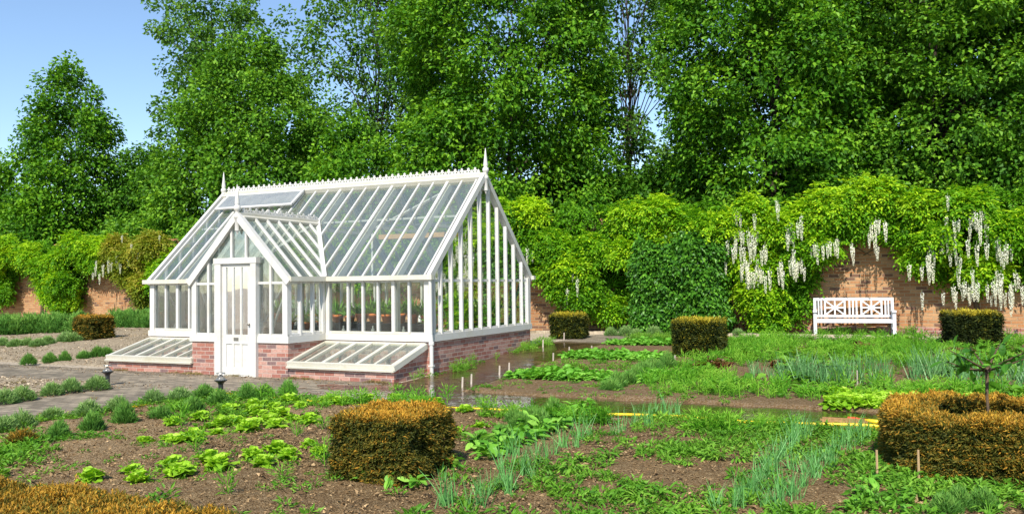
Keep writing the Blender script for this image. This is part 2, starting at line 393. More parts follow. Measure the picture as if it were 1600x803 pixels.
def path_mat():
    t = NT('clinker path'); o = t.pos()
    mp = t.n('ShaderNodeMapping'); mp.inputs['Rotation'].default_value = (0, 0, TH); t.l(o, mp.inputs['Vector'])
    b = t.n('ShaderNodeTexBrick', offset=0.5, ins={'Scale': 1.0, 'Mortar Size': 0.010, 'Mortar Smooth': 0.3, 'Brick Width': 0.24, 'Row Height': 0.12})
    b.inputs['Color1'].default_value = (0.15, 0.118, 0.08, 1); b.inputs['Color2'].default_value = (0.32, 0.26, 0.185, 1); b.inputs['Mortar'].default_value = (0.10, 0.09, 0.065, 1)
    t.l(mp.outputs[0], b.inputs['Vector'])
    n1 = t.noise(o, 0.8, 5, 0.6); n2 = t.noise(o, 18, 5, 0.65)
    col = t.mix(1.0, b.outputs['Color'], t.ramp(n1, [(0.3, (0.78, 0.78, 0.74)), (0.7, (1.22, 1.2, 1.15))]), 'MULTIPLY')
    col = t.mix(1.0, col, t.ramp(n2, [(0.3, (0.8, 0.8, 0.8)), (0.7, (1.2, 1.2, 1.2))]), 'MULTIPLY')
    # wetness of the stones, as an attribute laid along the sprinkled stretch
    w = t.ramp(t.math('ADD', t.attr('tint'), t.math('MULTIPLY', t.math('SUBTRACT', n1, 0.5), 0.8)), [(0.35, (0, 0, 0)), (0.65, (1, 1, 1))])
    wet = t.mix(1.0, col, (0.46, 0.35, 0.22), 'MULTIPLY')
    col = t.mix(w, col, wet)
    h = t.math('SUBTRACT', t.math('MULTIPLY', n2, 0.5), b.outputs['Fac'])
    rg = t.ramp(w, [(0, (0.85,) * 3), (1, (0.22,) * 3)])
    p = t.bsdf(col, 0.8, t.bump(h, 0.5, 0.008), 0.5)
    t.l(rg, p.inputs['Roughness'])
    return t.done(p.outputs[0])
M['path'] = path_mat()
def water_mat():
    t = NT('puddle water'); o = t.pos()
    n = t.noise(o, 2.0, 3, 0.5); n2 = t.noise(o, 11, 2, 0.5)
    bm = t.bump(t.math('ADD', n, t.math('MULTIPLY', n2, 0.35)), 0.4, 0.04)
    tr = t.n('ShaderNodeBsdfTransparent'); tr.inputs['Color'].default_value = (0.70, 0.56, 0.36, 1)
    gl = t.n('ShaderNodeBsdfGlossy', ins={'Roughness': 0.03}); t.l(bm, gl.inputs['Normal'])
    fr = t.n('ShaderNodeFresnel', ins={'IOR': 1.33}); t.l(bm, fr.inputs['Normal'])
    mx = t.n('ShaderNodeMixShader'); t.l(fr.outputs[0], mx.inputs[0]); t.l(tr.outputs[0], mx.inputs[1]); t.l(gl.outputs[0], mx.inputs[2])
    df = t.n('ShaderNodeBsdfDiffuse'); df.inputs['Color'].default_value = (0.10, 0.064, 0.030, 1)
    m2 = t.n('ShaderNodeMixShader'); t.l(t.ramp(n, [(0.3, (.15,) * 3), (0.7, (.4,) * 3)]), m2.inputs[0]); t.l(mx.outputs[0], m2.inputs[1]); t.l(df.outputs[0], m2.inputs[2])
    return t.done(m2.outputs[0])
M['water'] = water_mat()

# ------------------------------------------------------------------ world, sun, camera
SUN_EL, SUN_DIR = math.radians(43), (0.21, 0.978)
w = bpy.data.worlds.new('World'); scene.world = w; w.use_nodes = True
nt = w.node_tree; bg = nt.nodes['Background']
sky = nt.nodes.new('ShaderNodeTexSky'); sky.sky_type = 'NISHITA'; sky.sun_disc = False
sky.sun_elevation = SUN_EL; sky.sun_rotation = math.radians(197.5)
sky.air_density = 1.0; sky.dust_density = 0.15; sky.ozone_density = 3.0
nt.links.new(sky.outputs[0], bg.inputs['Color']); bg.inputs['Strength'].default_value = 0.14
sl = bpy.data.lights.new('sun', 'SUN'); sl.energy = 4.6; sl.angle = math.radians(0.5); sl.color = (1.0, 0.945, 0.86)
so = bpy.data.objects.new('sun', sl); COL.objects.link(so)
dv = Vector((SUN_DIR[0] * math.cos(SUN_EL), SUN_DIR[1] * math.cos(SUN_EL), -math.sin(SUN_EL)))
so.rotation_euler = dv.to_track_quat('-Z', 'Y').to_euler(); so.location = (-6, -20, 25)
cam = bpy.data.cameras.new('camera'); co = bpy.data.objects.new('camera', cam); COL.objects.link(co)
cam.sensor_fit = 'HORIZONTAL'; cam.sensor_width = 36; cam.lens = 36 * FPX / 1600; cam.clip_end = 2000; cam.clip_start = 0.05
co.matrix_world = Matrix.Translation((0, 0, EYE)) @ Matrix.Rotation(math.pi / 2 + PITCH, 4, 'X') @ Matrix.Rotation(ROLL, 4, 'Z')
scene.camera = co
vs = scene.view_settings; vs.view_transform = 'Standard'; vs.look = 'None'; vs.gamma = 1; vs.exposure = 0.52; vs.use_curve_mapping = False
scene.render.engine = 'CYCLES'
scene.cycles.max_bounces = 8; scene.cycles.transparent_max_bounces = 16; scene.cycles.diffuse_bounces = 3; scene.cycles.glossy_bounces = 3
scene.render.resolution_x, scene.render.resolution_y = 1024, 513

# ------------------------------------------------------------------ ground sheets
def sheet(name, mat, u0, u1, v0, v1, step, dz, bump=0.0, edge=0.0, tint=None, seed=1, keep=None):
    nu = max(2, int(round((u1 - u0) / step)) + 1); nv = max(2, int(round((v1 - v0) / step)) + 1)
    U, Vv = np.meshgrid(np.linspace(u0, u1, nu), np.linspace(v0, v1, nv), indexing='ij')
    x, y = xy(U, Vv); z = base_z(Vv) + dz
    if bump:
        nz = 0.6 * vnoise(U * 1.1, Vv * 1.1, seed) + 0.3 * vnoise(U * 3.7, Vv * 3.7, seed + 1) + 0.25 * vnoise(U * 11, Vv * 11, seed + 2) - 0.5
        z = z + bump * nz
    if edge:
        d = np.minimum(np.minimum(U - u0, u1 - U), np.minimum(Vv - v0, v1 - Vv)) + 0.18 * (vnoise(U * 2.3, Vv * 2.3, seed + 5) - 0.6)
        z = z - (dz + 0.03) * np.clip(1 - d / edge, 0, 1)
    idx = np.arange(nu * nv).reshape(nu, nv)
    F = np.stack([idx[:-1, :-1], idx[:-1, 1:], idx[1:, 1:], idx[1:, :-1]], -1).reshape(-1, 4)[:, ::-1]
    T = tint(U, Vv).ravel() if tint else 0.0
    if keep is not None:
        k = keep(U, Vv).ravel(); F = F[k[F].all(1)]
    g = Geo(); g.add(np.stack([x, y, z], -1).reshape(-1, 3), F4=F, T=T)
    return tag(g.obj(name, mat, smooth=True), kind='structure')

g = Geo()
us = np.concatenate([[-400, -120], np.linspace(-40, 60, 51), [140, 400]]); vv = np.concatenate([[-400, -60], np.linspace(-20, 40, 61), [120, 400]])
U, Vv = np.meshgrid(us, vv, indexing='ij'); x, y = xy(U, Vv)
idx = np.arange(U.size).reshape(U.shape)
g.add(np.stack([x, y, base_z(Vv) - 0.004], -1).reshape(-1, 3), F4=np.stack([idx[:-1, :-1], idx[1:, :-1], idx[1:, 1:], idx[:-1, 1:]], -1).reshape(-1, 4))
tag(g.obj('ground', M['sand'], smooth=True), kind='structure')

def wetness(U, Vv):
    a = np.clip((1.3 - U) / 1.6, 0, 1) * np.clip((7 - Vv) / 2, 0, 1)
    b = np.clip((-Vv - 1.2 + 0.1 * np.maximum(U, 0)) / 0.9, 0, 1) * np.where(U > 0, 0.6, 1)
    c = np.where(U < 0.2, 1, b)
    return a * c
sheet('path', M['path'], -16, 32, -3.25, -1.0, 0.25, 0.004, tint=wetness)
sheet('path', M['path'], 1.9, 4.75, -16, -3.25, 0.25, 0.004, tint=lambda a, b: 0 * a)
sheet('path', M['path'], -1.6, 0.0, -1.0, 9.0, 0.25, 0.004, tint=wetness)
sheet('path', M['path'], -16, -1.6, 8.3, 9.3, 0.25, 0.004, tint=lambda a, b: 0 * a + 0.15)
def puddle_keep(U, Vv):
    n = vnoise(U * 1.3, Vv * 2.1, 5) * 0.65 + vnoise(U * 3.1, Vv * 4.5, 9) * 0.35
    m = np.where(U < -1.6, (Vv < -1.75), True)
    return (n + 0.35 * np.clip(-(U - 0.9), -1, 1) > 0.42) & m
sheet('puddle', M['water'], -16, 1.2, -3.2, -1.15, 0.04, 0.009, keep=puddle_keep)
sheet('puddle', M['water'], -1.45, -0.35, -1.12, 5.5, 0.04, 0.009, keep=lambda U, Vv: vnoise(U * 1.6, Vv * 1.0, 15) * 0.7 + vnoise(U * 4, Vv * 3, 19) * 0.3 > 0.45)
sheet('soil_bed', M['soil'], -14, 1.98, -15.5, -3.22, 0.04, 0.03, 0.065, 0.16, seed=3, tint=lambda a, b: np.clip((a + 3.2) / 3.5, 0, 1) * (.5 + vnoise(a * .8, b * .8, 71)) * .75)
sheet('soil_bed', M['soil_far'], -16, -1.45, -1.85, 8.25, 0.07, 0.05, 0.05, 0.16, seed=7)
sheet('sand_bed', M['sand'], 4.7, 22, -15.5, -2.98, 0.08, 0.04, 0.05, 0.15, seed=13)
sheet('sand_bed', M['sand'], 7.45, 32, -0.75, 9.9, 0.1, 0.04, 0.06, 0.15, seed=17)
sheet('sand_bed', M['sand'], -16, 7.3, 9.42, 10.28, 0.1, 0.03, 0.05, 0.1, seed=21)
g = Geo()
for i in range(60):
    u = 2 - i * 0.3
    g.bar(W3(u, 9.37, 0.03), W3(u - 0.292, 9.37, 0.03 + 0.01 * math.sin(i * 2.3)), 0.07, 0.1)
tag(g.obj('kerb', M['kerb']), kind='structure')

# ------------------------------------------------------------------ garden wall
g = Geo()
wall = empty('garden_wall', W3(0, 10.3), -TH)
tag(wall, 'long weathered orange brick garden wall behind the glasshouse under the wisteria', 'wall')
n = 90
xs = np.linspace(-32, 22, n)
for a, b in zip(xs[:-1], xs[1:]): pass
g.box(-34, 22, 0, 0.34, -0.5, 3.3)
g.obj('brickwork', M['wall'], wall)
g = Geo()
for i in range(112):
    x = -34 + i * 0.5
    g.box(x + 0.003, x + 0.497, -0.045, 0.385, 3.302, 3.39)
g.obj('coping', M['wall'], wall)
g = Geo()
for i in range(40):   # low brick footing seen to the right of the seat
    x = 5.4 + 0.23 * i
    g.box(x, x + 0.222, -0.12, -0.004, -0.3, 0.24 + 0.02 * math.sin(i * 1.7))
g.obj('footing', M['plinth'], wall)

# ------------------------------------------------------------------ glasshouse
LEN, WID, EAV, RID, SIL = 7.30, 4.49, 1.866, 4.0, 0.651
P1, P2, PD, PR = 4.865, 2.435, 1.108, 3.114
HW = WID / 2; SL = (RID - EAV) / HW; PH = (P1 - P2) / 2; PM = (P1 + P2) / 2; PSL = (PR - EAV) / PH
gh = empty('greenhouse', (X0, Y0, 0), -TH)
tag(gh, 'white Victorian style glasshouse on a low pink brick base with gabled porch and cold frames', 'greenhouse')
def X(u): return -u
SILT = SIL + 0.13
# plinth
g = Geo(); t = 0.22
def wallbox(u0, u1, y0, y1, z0=-0.15, z1=SIL): g.box(X(u0), X(u1), y0, y1, z0, z1)
wallbox(0.0, P2 - 0.002, 0.0, t); wallbox(P1 + 0.002, LEN, 0, t)
wallbox(0, t, t + 0.002, WID); wallbox(LEN - t, LEN, t + 0.002, WID); wallbox(t + 0.002, LEN - t - 0.002, WID - t, WID)
wallbox(P2, 3.16, -PD, -PD + t); wallbox(4.19, P1, -PD, -PD + t)
wallbox(P2, P2 + t, -PD + t + 0.002, 0.22); wallbox(P1 - t, P1, -PD + t + 0.002, 0.22)
g.obj('plinth', M['plinth'], gh)
g = Geo()
g.box(X(LEN - t), X(t), t, WID - t, -0.2, 0.03); g.box(X(P1 - t), X(P2 + t), -PD + 0.1, t - 0.002, -0.2, 0.028)
g.obj('floor_slab', M['kerb'], gh)
# sills
g = Geo(); o = 0.035
g.box(X(0.0 - o), X(P2 - 0.01), -o, 0.12, SIL + 0.002, SILT); g.box(X(P1 + 0.01), X(LEN + o), -o, 0.12, SIL + 0.002, SILT)
g.box(X(-o), X(0.12), 0.122, WID + o, SIL + 0.002, SILT); g.box(X(LEN - 0.12), X(LEN + o), 0.122, WID + o, SIL + 0.002, SILT)
g.box(X(0.122), X(LEN - 0.122), WID - 0.12, WID + o, SIL + 0.002, SILT)
g.box(X(P2 - o), X(3.15), -PD - o, -PD + 0.12, SIL + 0.002, SILT); g.box(X(4.20), X(P1 + o), -PD - o, -PD + 0.12, SIL + 0.002, SILT)
g.box(X(P2 - o), X(P2 + 0.12), -PD + 0.122, 0.12, SIL + 0.002, SILT - 0.002); g.box(X(P1 - 0.12), X(P1 + o), -PD + 0.122, 0.12, SIL + 0.002, SILT - 0.002)
g.obj('sill', M['paint'], gh)

def pane(name, poly, mat, parent, off):
    g = Geo(); g.prism(poly, off); return g.obj(name, mat, parent)

NB = 20; BU = [0.12 + k * (LEN - 0.24) / NB for k in range(NB + 1)]
PRIN = {2, 6, 10, 14, 18}
def front_wall(u0, u1):
    g = Geo()
    for k, u in enumerate(BU):
        if u0 - 0.01 <= u <= u1 + 0.01:
            wd = 0.07 if k in PRIN else 0.045
            g.box(X(u + wd / 2), X(u - wd / 2), -0.012, 0.06, SILT, EAV - 0.03)
            if k in PRIN: g.box(X(u + 0.05), X(u - 0.05), 0.062, 0.17, SILT, EAV - 0.03)
    return g
for (u0, u1, cu) in ((0.0, P2 - 0.08, 0.0), (P1 + 0.08, LEN, LEN)):
    g = front_wall(u0 + 0.2, u1 - 0.2) if cu == 0 else front_wall(u0 + 0.1, u1 - 0.2)
    a = X(cu)
    s = 1 if cu == 0 else -1
    g.box(a, a - s * 0.13, -0.02, 0.1, SILT, EAV - 0.03)        # corner post
    e = X(P2 - 0.06) if cu == 0 else X(P1 + 0.06)
    g.box(e - 0.04, e + 0.04, -0.015, 0.09, SILT, EAV - 0.03)   # post against porch
    g.box(X(u1) if cu == 0 else X(u1), X(u0), 0.0, 0.05, SILT, SILT + 0.045)
    g.box(X(u1), X(u0), 0.001, 0.05, EAV - 0.09, EAV - 0.031)
    fr = g.obj('wall_frame', M['paint'], gh)
    pane('pane', [(X(u0 + 0.02), 0.03, SILT), (X(u1 - 0.02), 0.03, SILT), (X(u1 - 0.02), 0.03, EAV - 0.04), (X(u0 + 0.02), 0.03, EAV - 0.04)], M['glass'], fr, (0, 0.004, 0))
# opening side vents along the front: bottom rail and peg stays
for (ua, ub) in ((BU[1], BU[6]), (BU[14], BU[19])):
    g = Geo(); g.box(X(ub + 0.03), X(ua - 0.03), -0.03, -0.013, SILT + 0.004, SILT + 0.05)
    vent = g.obj('side_vent', M['paint_old'], gh)
    for u in (ua + .18, (ua + ub) / 2, ub - .18):
        g = Geo(); g.box(X(u + .03), X(u - .03), 0.07, 0.10, SILT + .05, SILT + .09); g.box(X(u + .012), X(u - .012), 0.075, 0.095, SILT + .092, SILT + .15)
        g.obj('stay', M['paint'], vent)
# back wall
g = Geo()
for u in BU: g.box(X(u + 0.025), X(u - 0.025), WID - 0.06, WID + 0.012, SILT, EAV)
g.box(X(LEN), X(0), WID - 0.05, WID, EAV - 0.08, EAV)
g.box(X(LEN), X(0), WID - 0.055, WID - 0.051, 1.15, 1.19)
fr = g.obj('wall_frame', M['paint'], gh)
pane('pane', [(X(0.02), WID - 0.03, SILT), (X(LEN - 0.02), WID - 0.03, SILT), (X(LEN - 0.02), WID - 0.03, EAV), (X(0.02), WID - 0.03, EAV)], M['glass'], fr, (0, 0.004, 0))
# gables
for (xg, s) in ((0.0, 1), (-LEN, -1)):
    g = Geo()
    for k in range(1, 11):
        yv = WID * k / 11; top = EAV + SL * min(yv, WID - yv) - 0.04
        g.box(xg - s * 0.06, xg + s * 0.014, yv - 0.024, yv + 0.024, SILT, top)
    g.box(xg - s * 0.1, xg + s * 0.018, 0.103, 0.155, SILT, EAV + 0.05); g.box(xg - s * 0.1, xg + s * 0.018, WID - 0.13, WID, SILT, EAV - 0.02)
    g.box(xg - s * 0.02, xg - s * 0.075, 0.1, WID - 0.1, EAV - 0.10, EAV - 0.045)
    g.box(xg - s * 0.03, xg - s * 0.07, 1.0, WID - 1.0, 2.75, 2.79)
    g.box(xg - s * 0.0, xg - s * 0.05, 0.16, WID - 0.13, SILT, SILT + 0.035)
    for (ya, yb, m) in ((0.2, 0.95, 1), (WID - 0.2, WID - 0.95, 1)): g.bar((xg - s * 0.12, ya, EAV - 0.05), (xg - s * 0.12, yb, SILT + 0.02), 0.035, 0.045, (1, 0, 0))
    for sd in (0, 1):   # verge boards
        ya, yb = (-0.07, HW) if sd == 0 else (WID + 0.07, HW)
        za = EAV - 0.045
        g.bar((xg + s * 0.0, ya, za + 0.0), (xg + s * 0.0, yb, za + SL * (HW + 0.07)), 0.085, 0.115, (0, -1 if sd == 0 else 1, 1))
    fr = g.obj('gable_frame', M['paint'], gh)
    pane('pane', [(xg - s * 0.025, 0.03, SILT), (xg - s * 0.025, WID - 0.03, SILT), (xg - s * 0.025, WID - 0.03, EAV), (xg - s * 0.025, HW, RID - 0.04), (xg - s * 0.025, 0.03, EAV)], M['glass'], fr, (-s * 0.004, 0, 0))
# main roof
def roofpt(u, y, lift=0.0):   # on the front slope
    nl = math.hypot(1, SL); return (X(u), y - SL / nl * lift, EAV + SL * y + lift / nl)
def roofptb(u, y, lift=0.0):
    p = roofpt(u, y, lift); return (p[0], WID - p[1], p[2])
def valley_y(u):
    d = PH - abs(u - PM)
    return 0 if d <= 0 else (d * PSL) / SL
VT = valley_y(PM)
up = (0, -SL, 1)
g = Geo()
for k, u in enumerate(BU):
    y0 = valley_y(u); y0 = -0.02 if y0 == 0 else y0 + 0.03
    wd = 0.062 if k in PRIN else 0.036
    g.bar(roofpt(u, y0, 0.02), roofpt(u, HW - 0.03, 0.02), wd, 0.034, up)
    if k in PRIN: g.bar(roofpt(u - 0.02, max(y0, 0), -0.09), roofpt(u - 0.02, HW - 0.03, -0.09), 0.06, 0.13, up)
for u in (P2, P1):   # valley gutters
    g.bar(roofpt(u, 0.0, 0.035), roofpt(PM, VT, 0.035), 0.11, 0.03, up)
g.box(X(LEN - .05), X(0.05), 1.45, 1.49, EAV + SL * 1.47 - 0.17, EAV + SL * 1.47 - 0.13)
for (a, b) in ((BU[2], BU[4]), (BU[6], BU[4])):
    pass
g.bar(roofpt(BU[6], 1.25, -0.2), roofpt(BU[2] , 2.2, -0.2), 0.05, 0.05, up)
g.bar(roofpt(BU[6], 1.2, -0.2), roofpt(BU[4] - .1, 0.05, -0.2), 0.035, 0.035, up)
rf = g.obj('roof_frame', M['paint'], gh)
# glass panels either side of the porch valley, and above it
def slab(name, pts, mat, par, nrm, th=0.004):
    nrm = np.array(nrm, float); nrm /= np.linalg.norm(nrm)
    return pane(name, pts, mat, par, tuple(nrm * -th))
nf = (0, -SL, 1)
slab('roof_glass', [roofpt(0.03, 0), roofpt(0.03, HW - 0.02), roofpt(PM, HW - 0.02), roofpt(PM, VT), roofpt(P2, 0)], M['roof_glass'], rf, nf)
slab('roof_glass', [roofpt(LEN - 0.03, 0), roofpt(P1, 0), roofpt(PM, VT), roofpt(PM, HW - 0.02), roofpt(LEN - 0.03, HW - 0.02)], M['roof_glass'], rf, nf)
g = Geo()
for k, u in enumerate(BU):
    wd = 0.062 if k in PRIN else 0.036
    g.bar(roofptb(u, -0.02, 0.02), roofptb(u, HW - 0.03, 0.02), wd, 0.045, (0, SL, 1))
    if k in PRIN: g.bar(roofptb(u, 0, -0.09), roofptb(u, HW - 0.03, -0.09), 0.06, 0.13, (0, SL, 1))
g.box(X(LEN - .05), X(0.05), WID - 1.49, WID - 1.45, EAV + SL * 1.47 - 0.17, EAV + SL * 1.47 - 0.13)
rb = g.obj('roof_frame', M['paint'], gh)
slab('roof_glass', [roofptb(0.03, 0), roofptb(LEN - 0.03, 0), roofptb(LEN - 0.03, HW - 0.02), roofptb(0.03, HW - 0.02)], M['roof_glass'], rb, (0, SL, 1))
# tie bars between the slopes
g = Geo()
for k in PRIN:
    u = BU[k]; zc = EAV + SL * 1.25 - 0.1
    g.box(X(u + 0.03), X(u - 0.03), 1.25, WID - 1.25, zc - 0.03, zc + 0.03)
g.obj('tie_beam', M['paint'], gh)
# propped-open roof vent along the left of the ridge
va, vb = 4.66, 7.02
ang = 0.07
def ventpt(u, d, lift):
    base = np.array(roofpt(u, HW - 0.10, 0.085))
    nl = math.hypot(1, SL); dn = np.array([0, -1 / nl, -SL / nl]); nn = np.array([0, -SL / nl, 1 / nl])
    return tuple(base + d * (math.cos(ang) * dn + math.sin(ang) * nn) + lift * nn)
g = Geo()
for (a, b) in ((va, va + 0.06), (vb - 0.06, vb)): g.bar(ventpt((a + b) / 2, 0, 0), ventpt((a + b) / 2, 0.60, 0), 0.06, 0.04, up)
g.bar(ventpt(va, 0.57, 0), ventpt(vb, 0.57, 0), 0.06, 0.035, up); g.bar(ventpt(va, 0.02, 0), ventpt(vb, 0.02, 0), 0.05, 0.035, up)
rv = g.obj('roof_vent', M['paint'], gh)
slab('vent_glass', [ventpt(va + .05, 0.03, .012), ventpt(vb - .05, 0.03, .012), ventpt(vb - .05, 0.56, .012), ventpt(va + .05, 0.56, .012)], M['vent_glass'], rv, nf)
# ridge
g = Geo()
g.box(X(LEN + 0.06), X(-0.06), HW - 0.045, HW + 0.045, RID - 0.03, RID + 0.075)
g.bar((X(LEN - 0.05), HW - 0.10, RID - 0.055), (X(0.05), HW - 0.10, RID - 0.055), 0.075, 0.09, (0, -0.6, 1))
g.bar((X(LEN - 0.05), HW + 0.10, RID - 0.055), (X(0.05), HW + 0.10, RID - 0.055), 0.075, 0.09, (0, 0.6, 1))
rd = g.obj('ridge_cap', M['paint_old'], gh)
def crest(g, p, q, n, h=0.12):
    p = np.array(p, float); q = np.array(q, float); d = (q - p); ln = np.linalg.norm(d); d /= ln
    side = np.cross(d, (0, 0, 1)) * 0.008
    g.bar(p + (0, 0, 0.012), q + (0, 0, 0.012), 0.03, 0.024)
    prof = [(-0.018, 0.02), (-0.012, 0.35), (-0.055, 0.42), (-0.055, 0.55), (-0.022, 0.62), (-0.03, 0.8), (0, 1.0), (0.03, 0.8), (0.022, 0.62), (0.055, 0.55), (0.055, 0.42), (0.012, 0.35), (0.018, 0.02)]
    for i in range(n):
        c = p + d * (i + 0.5) * ln / n
        hh = h if i % 2 == 0 else h * 0.62
        pts = [c + d * a * (1 if i % 2 == 0 else 0.7) + np.array((0, 0, b * hh)) - side for a, b in prof]
        m = len(pts); mid = c + np.array((0, 0, 0.5 * hh)) - side
        off = 2 * side
        V = pts + [mid] + [a + off for a in pts] + [mid + off]
        F3 = [(m, (k + 1) % m, k) for k in range(m)] + [(2 * m + 1, m + 1 + k, m + 1 + (k + 1) % m) for k in range(m)]
        F4 = [(k, (k + 1) % m, m + 1 + (k + 1) % m, m + 1 + k) for k in range(m)]
        g.add(V, F3=F3, F4=F4)
g = Geo(); crest(g, (X(LEN - 0.1), HW, RID + 0.077), (X(0.1), HW, RID + 0.077), 88, 0.13); g.obj('cresting', M['paint'], rd)
FIN = [(0.048, -0.34), (0.048, -0.1), (0.062, -0.09), (0.062, -0.04), (0.04, -0.02), (0.04, 0.04), (0.062, 0.06), (0.072, 0.10), (0.062, 0.14), (0.036, 0.16), (0.05, 0.18), (0.05, 0.2), (0.03, 0.36), (0.006, 0.56), (0.0, 0.565)]
for (px_, py_, pz_, sc) in ((X(-0.03), HW, RID + 0.03, 1.0), (X(LEN + 0.03), HW, RID + 0.03, 1.0), (X(PM), -PD - 0.03, PR + 0.03, 1.0)):
    g = Geo(); g.lathe([(r, z * sc) for r, z in FIN], 12, (px_, py_, pz_)); g.lathe([(0.0, -0.42), (0.02, -0.38), (0.03, -0.34)], 8, (px_, py_, pz_))
    g.obj('finial', M['paint'], gh, smooth=True)
# porch
g = Geo()
yf = -PD
def porch_top(u): return EAV + PSL * (PH - abs(u - PM))
for (ua, ub) in ((P2, 3.151), (4.201, P1)):
    um = 2.85 if ua < 3 else 4.43
    g.box(X(um + 0.025), X(um - 0.025), yf - 0.012, yf + 0.06, SILT, porch_top(um) - 0.05)
    cu = P2 if ua < 3 else P1
    s = 1 if ua < 3 else -1
    g.box(X(cu), X(cu + s * 0.12), yf - 0.018, yf + 0.1, SILT, EAV + 0.04)
    g.box(X(ub), X(ua), yf + 0.002, yf + 0.05, EAV - 0.10, EAV - 0.055)
    g.box(X(ub), X(ua), yf + 0.002, yf + 0.05, SILT, SILT + 0.04)
    a, b = (2.52, 2.98) if ua < 3 else (4.80, 4.32)
    g.bar((X(a), yf + 0.13, EAV - 0.1), (X(b if ua < 3 else b), yf + 0.13, SILT + 0.02), 0.03, 0.045, (0, 1, 0))
for u in (3.46, 3.83): g.box(X(u + 0.022), X(u - 0.022), yf - 0.01, yf + 0.05, 2.285, porch_top(u) - 0.04)
for sg in (-1, 1):
    ue = PM + sg * (PH + 0.06)
    g.bar((X(ue), yf - 0.03, EAV - 0.075), (X(PM), yf - 0.03, EAV - 0.075 + PSL * (PH + 0.06)), 0.075, 0.13, (sg, 0, 1))
pf = g.obj('porch_frame', M['paint'], gh)
pane('pane', [(X(P2 + .03), yf + .025, SILT), (X(3.16), yf + .025, SILT), (X(3.16), yf + .025, porch_top(3.16) - .03), (X(P2 + .03), yf + .025, EAV)], M['glass'], pf, (0, .004, 0))
pane('pane', [(X(4.19), yf + .025, SILT), (X(P1 - .03), yf + .025, SILT), (X(P1 - .03), yf + .025, EAV), (X(4.19), yf + .025, porch_top(4.19) - .03)], M['glass'], pf, (0, .004, 0))
pane('pane', [(X(3.17), yf + .025, 2.28), (X(4.18), yf + .025, 2.28), (X(4.18), yf + .025, porch_top(4.18) - .03), (X(PM), yf + .025, PR - .06), (X(3.17), yf + .025, porch_top(3.17) - .03)], M['glass'], pf, (0, .004, 0))
for (cu, s) in ((P2, 1), (P1, -1)):
    g = Geo()
    for k, yy in enumerate((-0.74, -0.37)): g.box(X(cu) - s * 0.05, X(cu) + s * 0.012, yy - 0.025, yy + 0.025, SILT, EAV - 0.03)
    g.box(X(cu) - s * 0.08, X(cu) + s * 0.016, -0.09, -0.021, SILT, EAV - 0.03)
    g.box(X(cu) - s * 0.05, X(cu), -PD + .1, -0.09, EAV - 0.09, EAV - 0.031); g.box(X(cu) - s * 0.05, X(cu), -PD + .1, -0.09, SILT, SILT + .04)
    fr = g.obj('porch_side', M['paint'], gh)
    pane('pane', [(X(cu) - s * .025, -PD + .05, SILT), (X(cu) - s * .025, -0.03, SILT), (X(cu) - s * .025, -0.03, EAV - .04), (X(cu) - s * .025, -PD + .05, EAV - .04)], M['glass'], fr, (-s * .004, 0, 0))
def proof(sg, d, y, lift=0.0):  # d = run in from the porch eave
    nl = math.hypot(1, PSL)
    return (X(PM + sg * (PH - d)) - sg * PSL / nl * lift, y, EAV + PSL * d + lift / nl)
for sg in (-1, 1):
    g = Geo(); upn = (-sg * PSL, 0, 1)
    y = -PD + 0.02
    for i in range(7):
        yy = -PD + 0.04 + i * (PD + VT - 0.12) / 7
        d0 = -0.02 if yy < 0 else SL * yy / PSL + 0.03
        g.bar(proof(sg, d0, yy, 0.02), proof(sg, PH - 0.03, yy, 0.02), 0.042, 0.045, upn)
    fr = g.obj('porch_roof', M['paint'], gh)
    slab('roof_glass', [proof(sg, 0, -PD), proof(sg, PH - .01, -PD), proof(sg, PH - .01, VT), proof(sg, 0, 0)], M['roof_glass'], fr, upn)
g = Geo(); g.box(X(PM) - 0.05, X(PM) + 0.05, -PD - 0.02, VT + 0.02, PR - 0.03, PR + 0.045)
g.bar((X(PM) - .07, -PD + .05, PR - .045), (X(PM) - .07, VT, PR - .045), 0.06, 0.06, (-.7, 0, 1)); g.bar((X(PM) + .07, -PD + .05, PR - .045), (X(PM) + .07, VT, PR - .045), 0.06, 0.06, (.7, 0, 1))
pr = g.obj('porch_ridge', M['paint_old'], gh)
g = Geo(); crest(g, (X(PM), -PD + 0.1, PR + 0.047), (X(PM), VT, PR + 0.047), 26, 0.12); g.obj('cresting', M['paint'], pr)
# gutters
g = Geo(); gz0, gz1 = EAV - 0.055, EAV + 0.035
def gut(x0, x1, y0, y1):
    g.box(x0, x1, y0, y1, gz0, gz1)
gut(X(P2 - 0.012), X(-0.10), -0.125, -0.022); gut(X(LEN + 0.12), X(P1 + 0.012), -0.125, -0.022)
g.box(X(P2) + 0.02, X(P2) + 0.12, -PD - 0.05, -0.127, gz0, gz1); g.box(X(P1) - 0.12, X(P1) - 0.02, -PD - 0.05, -0.127, gz0, gz1)
g.box(X(LEN + .1), X(-.1), WID + .022, WID + .125, gz0, gz1)
g.obj('gutter', M['paint_old'], gh)
g = Geo()
g.tube([(0.05, -0.06, -0.12), (0.05, -0.06, SIL + 0.02), (0.03, -0.055, SILT + 0.05)], 0.037, 10)
g.tube([(0.04, -0.06, SILT + .02), (0.03, -0.055, EAV - 0.05)], 0.032, 10)
g.lathe([(.037, 0), (.052, .01), (.052, .06), (.037, .07)], 10, (0.05, -0.06, SIL - .06))
g.box(0.0, 0.1, -0.1, -0.02, 0.2, 0.225)
g.obj('downpipe', M['paint'], gh, smooth=False)
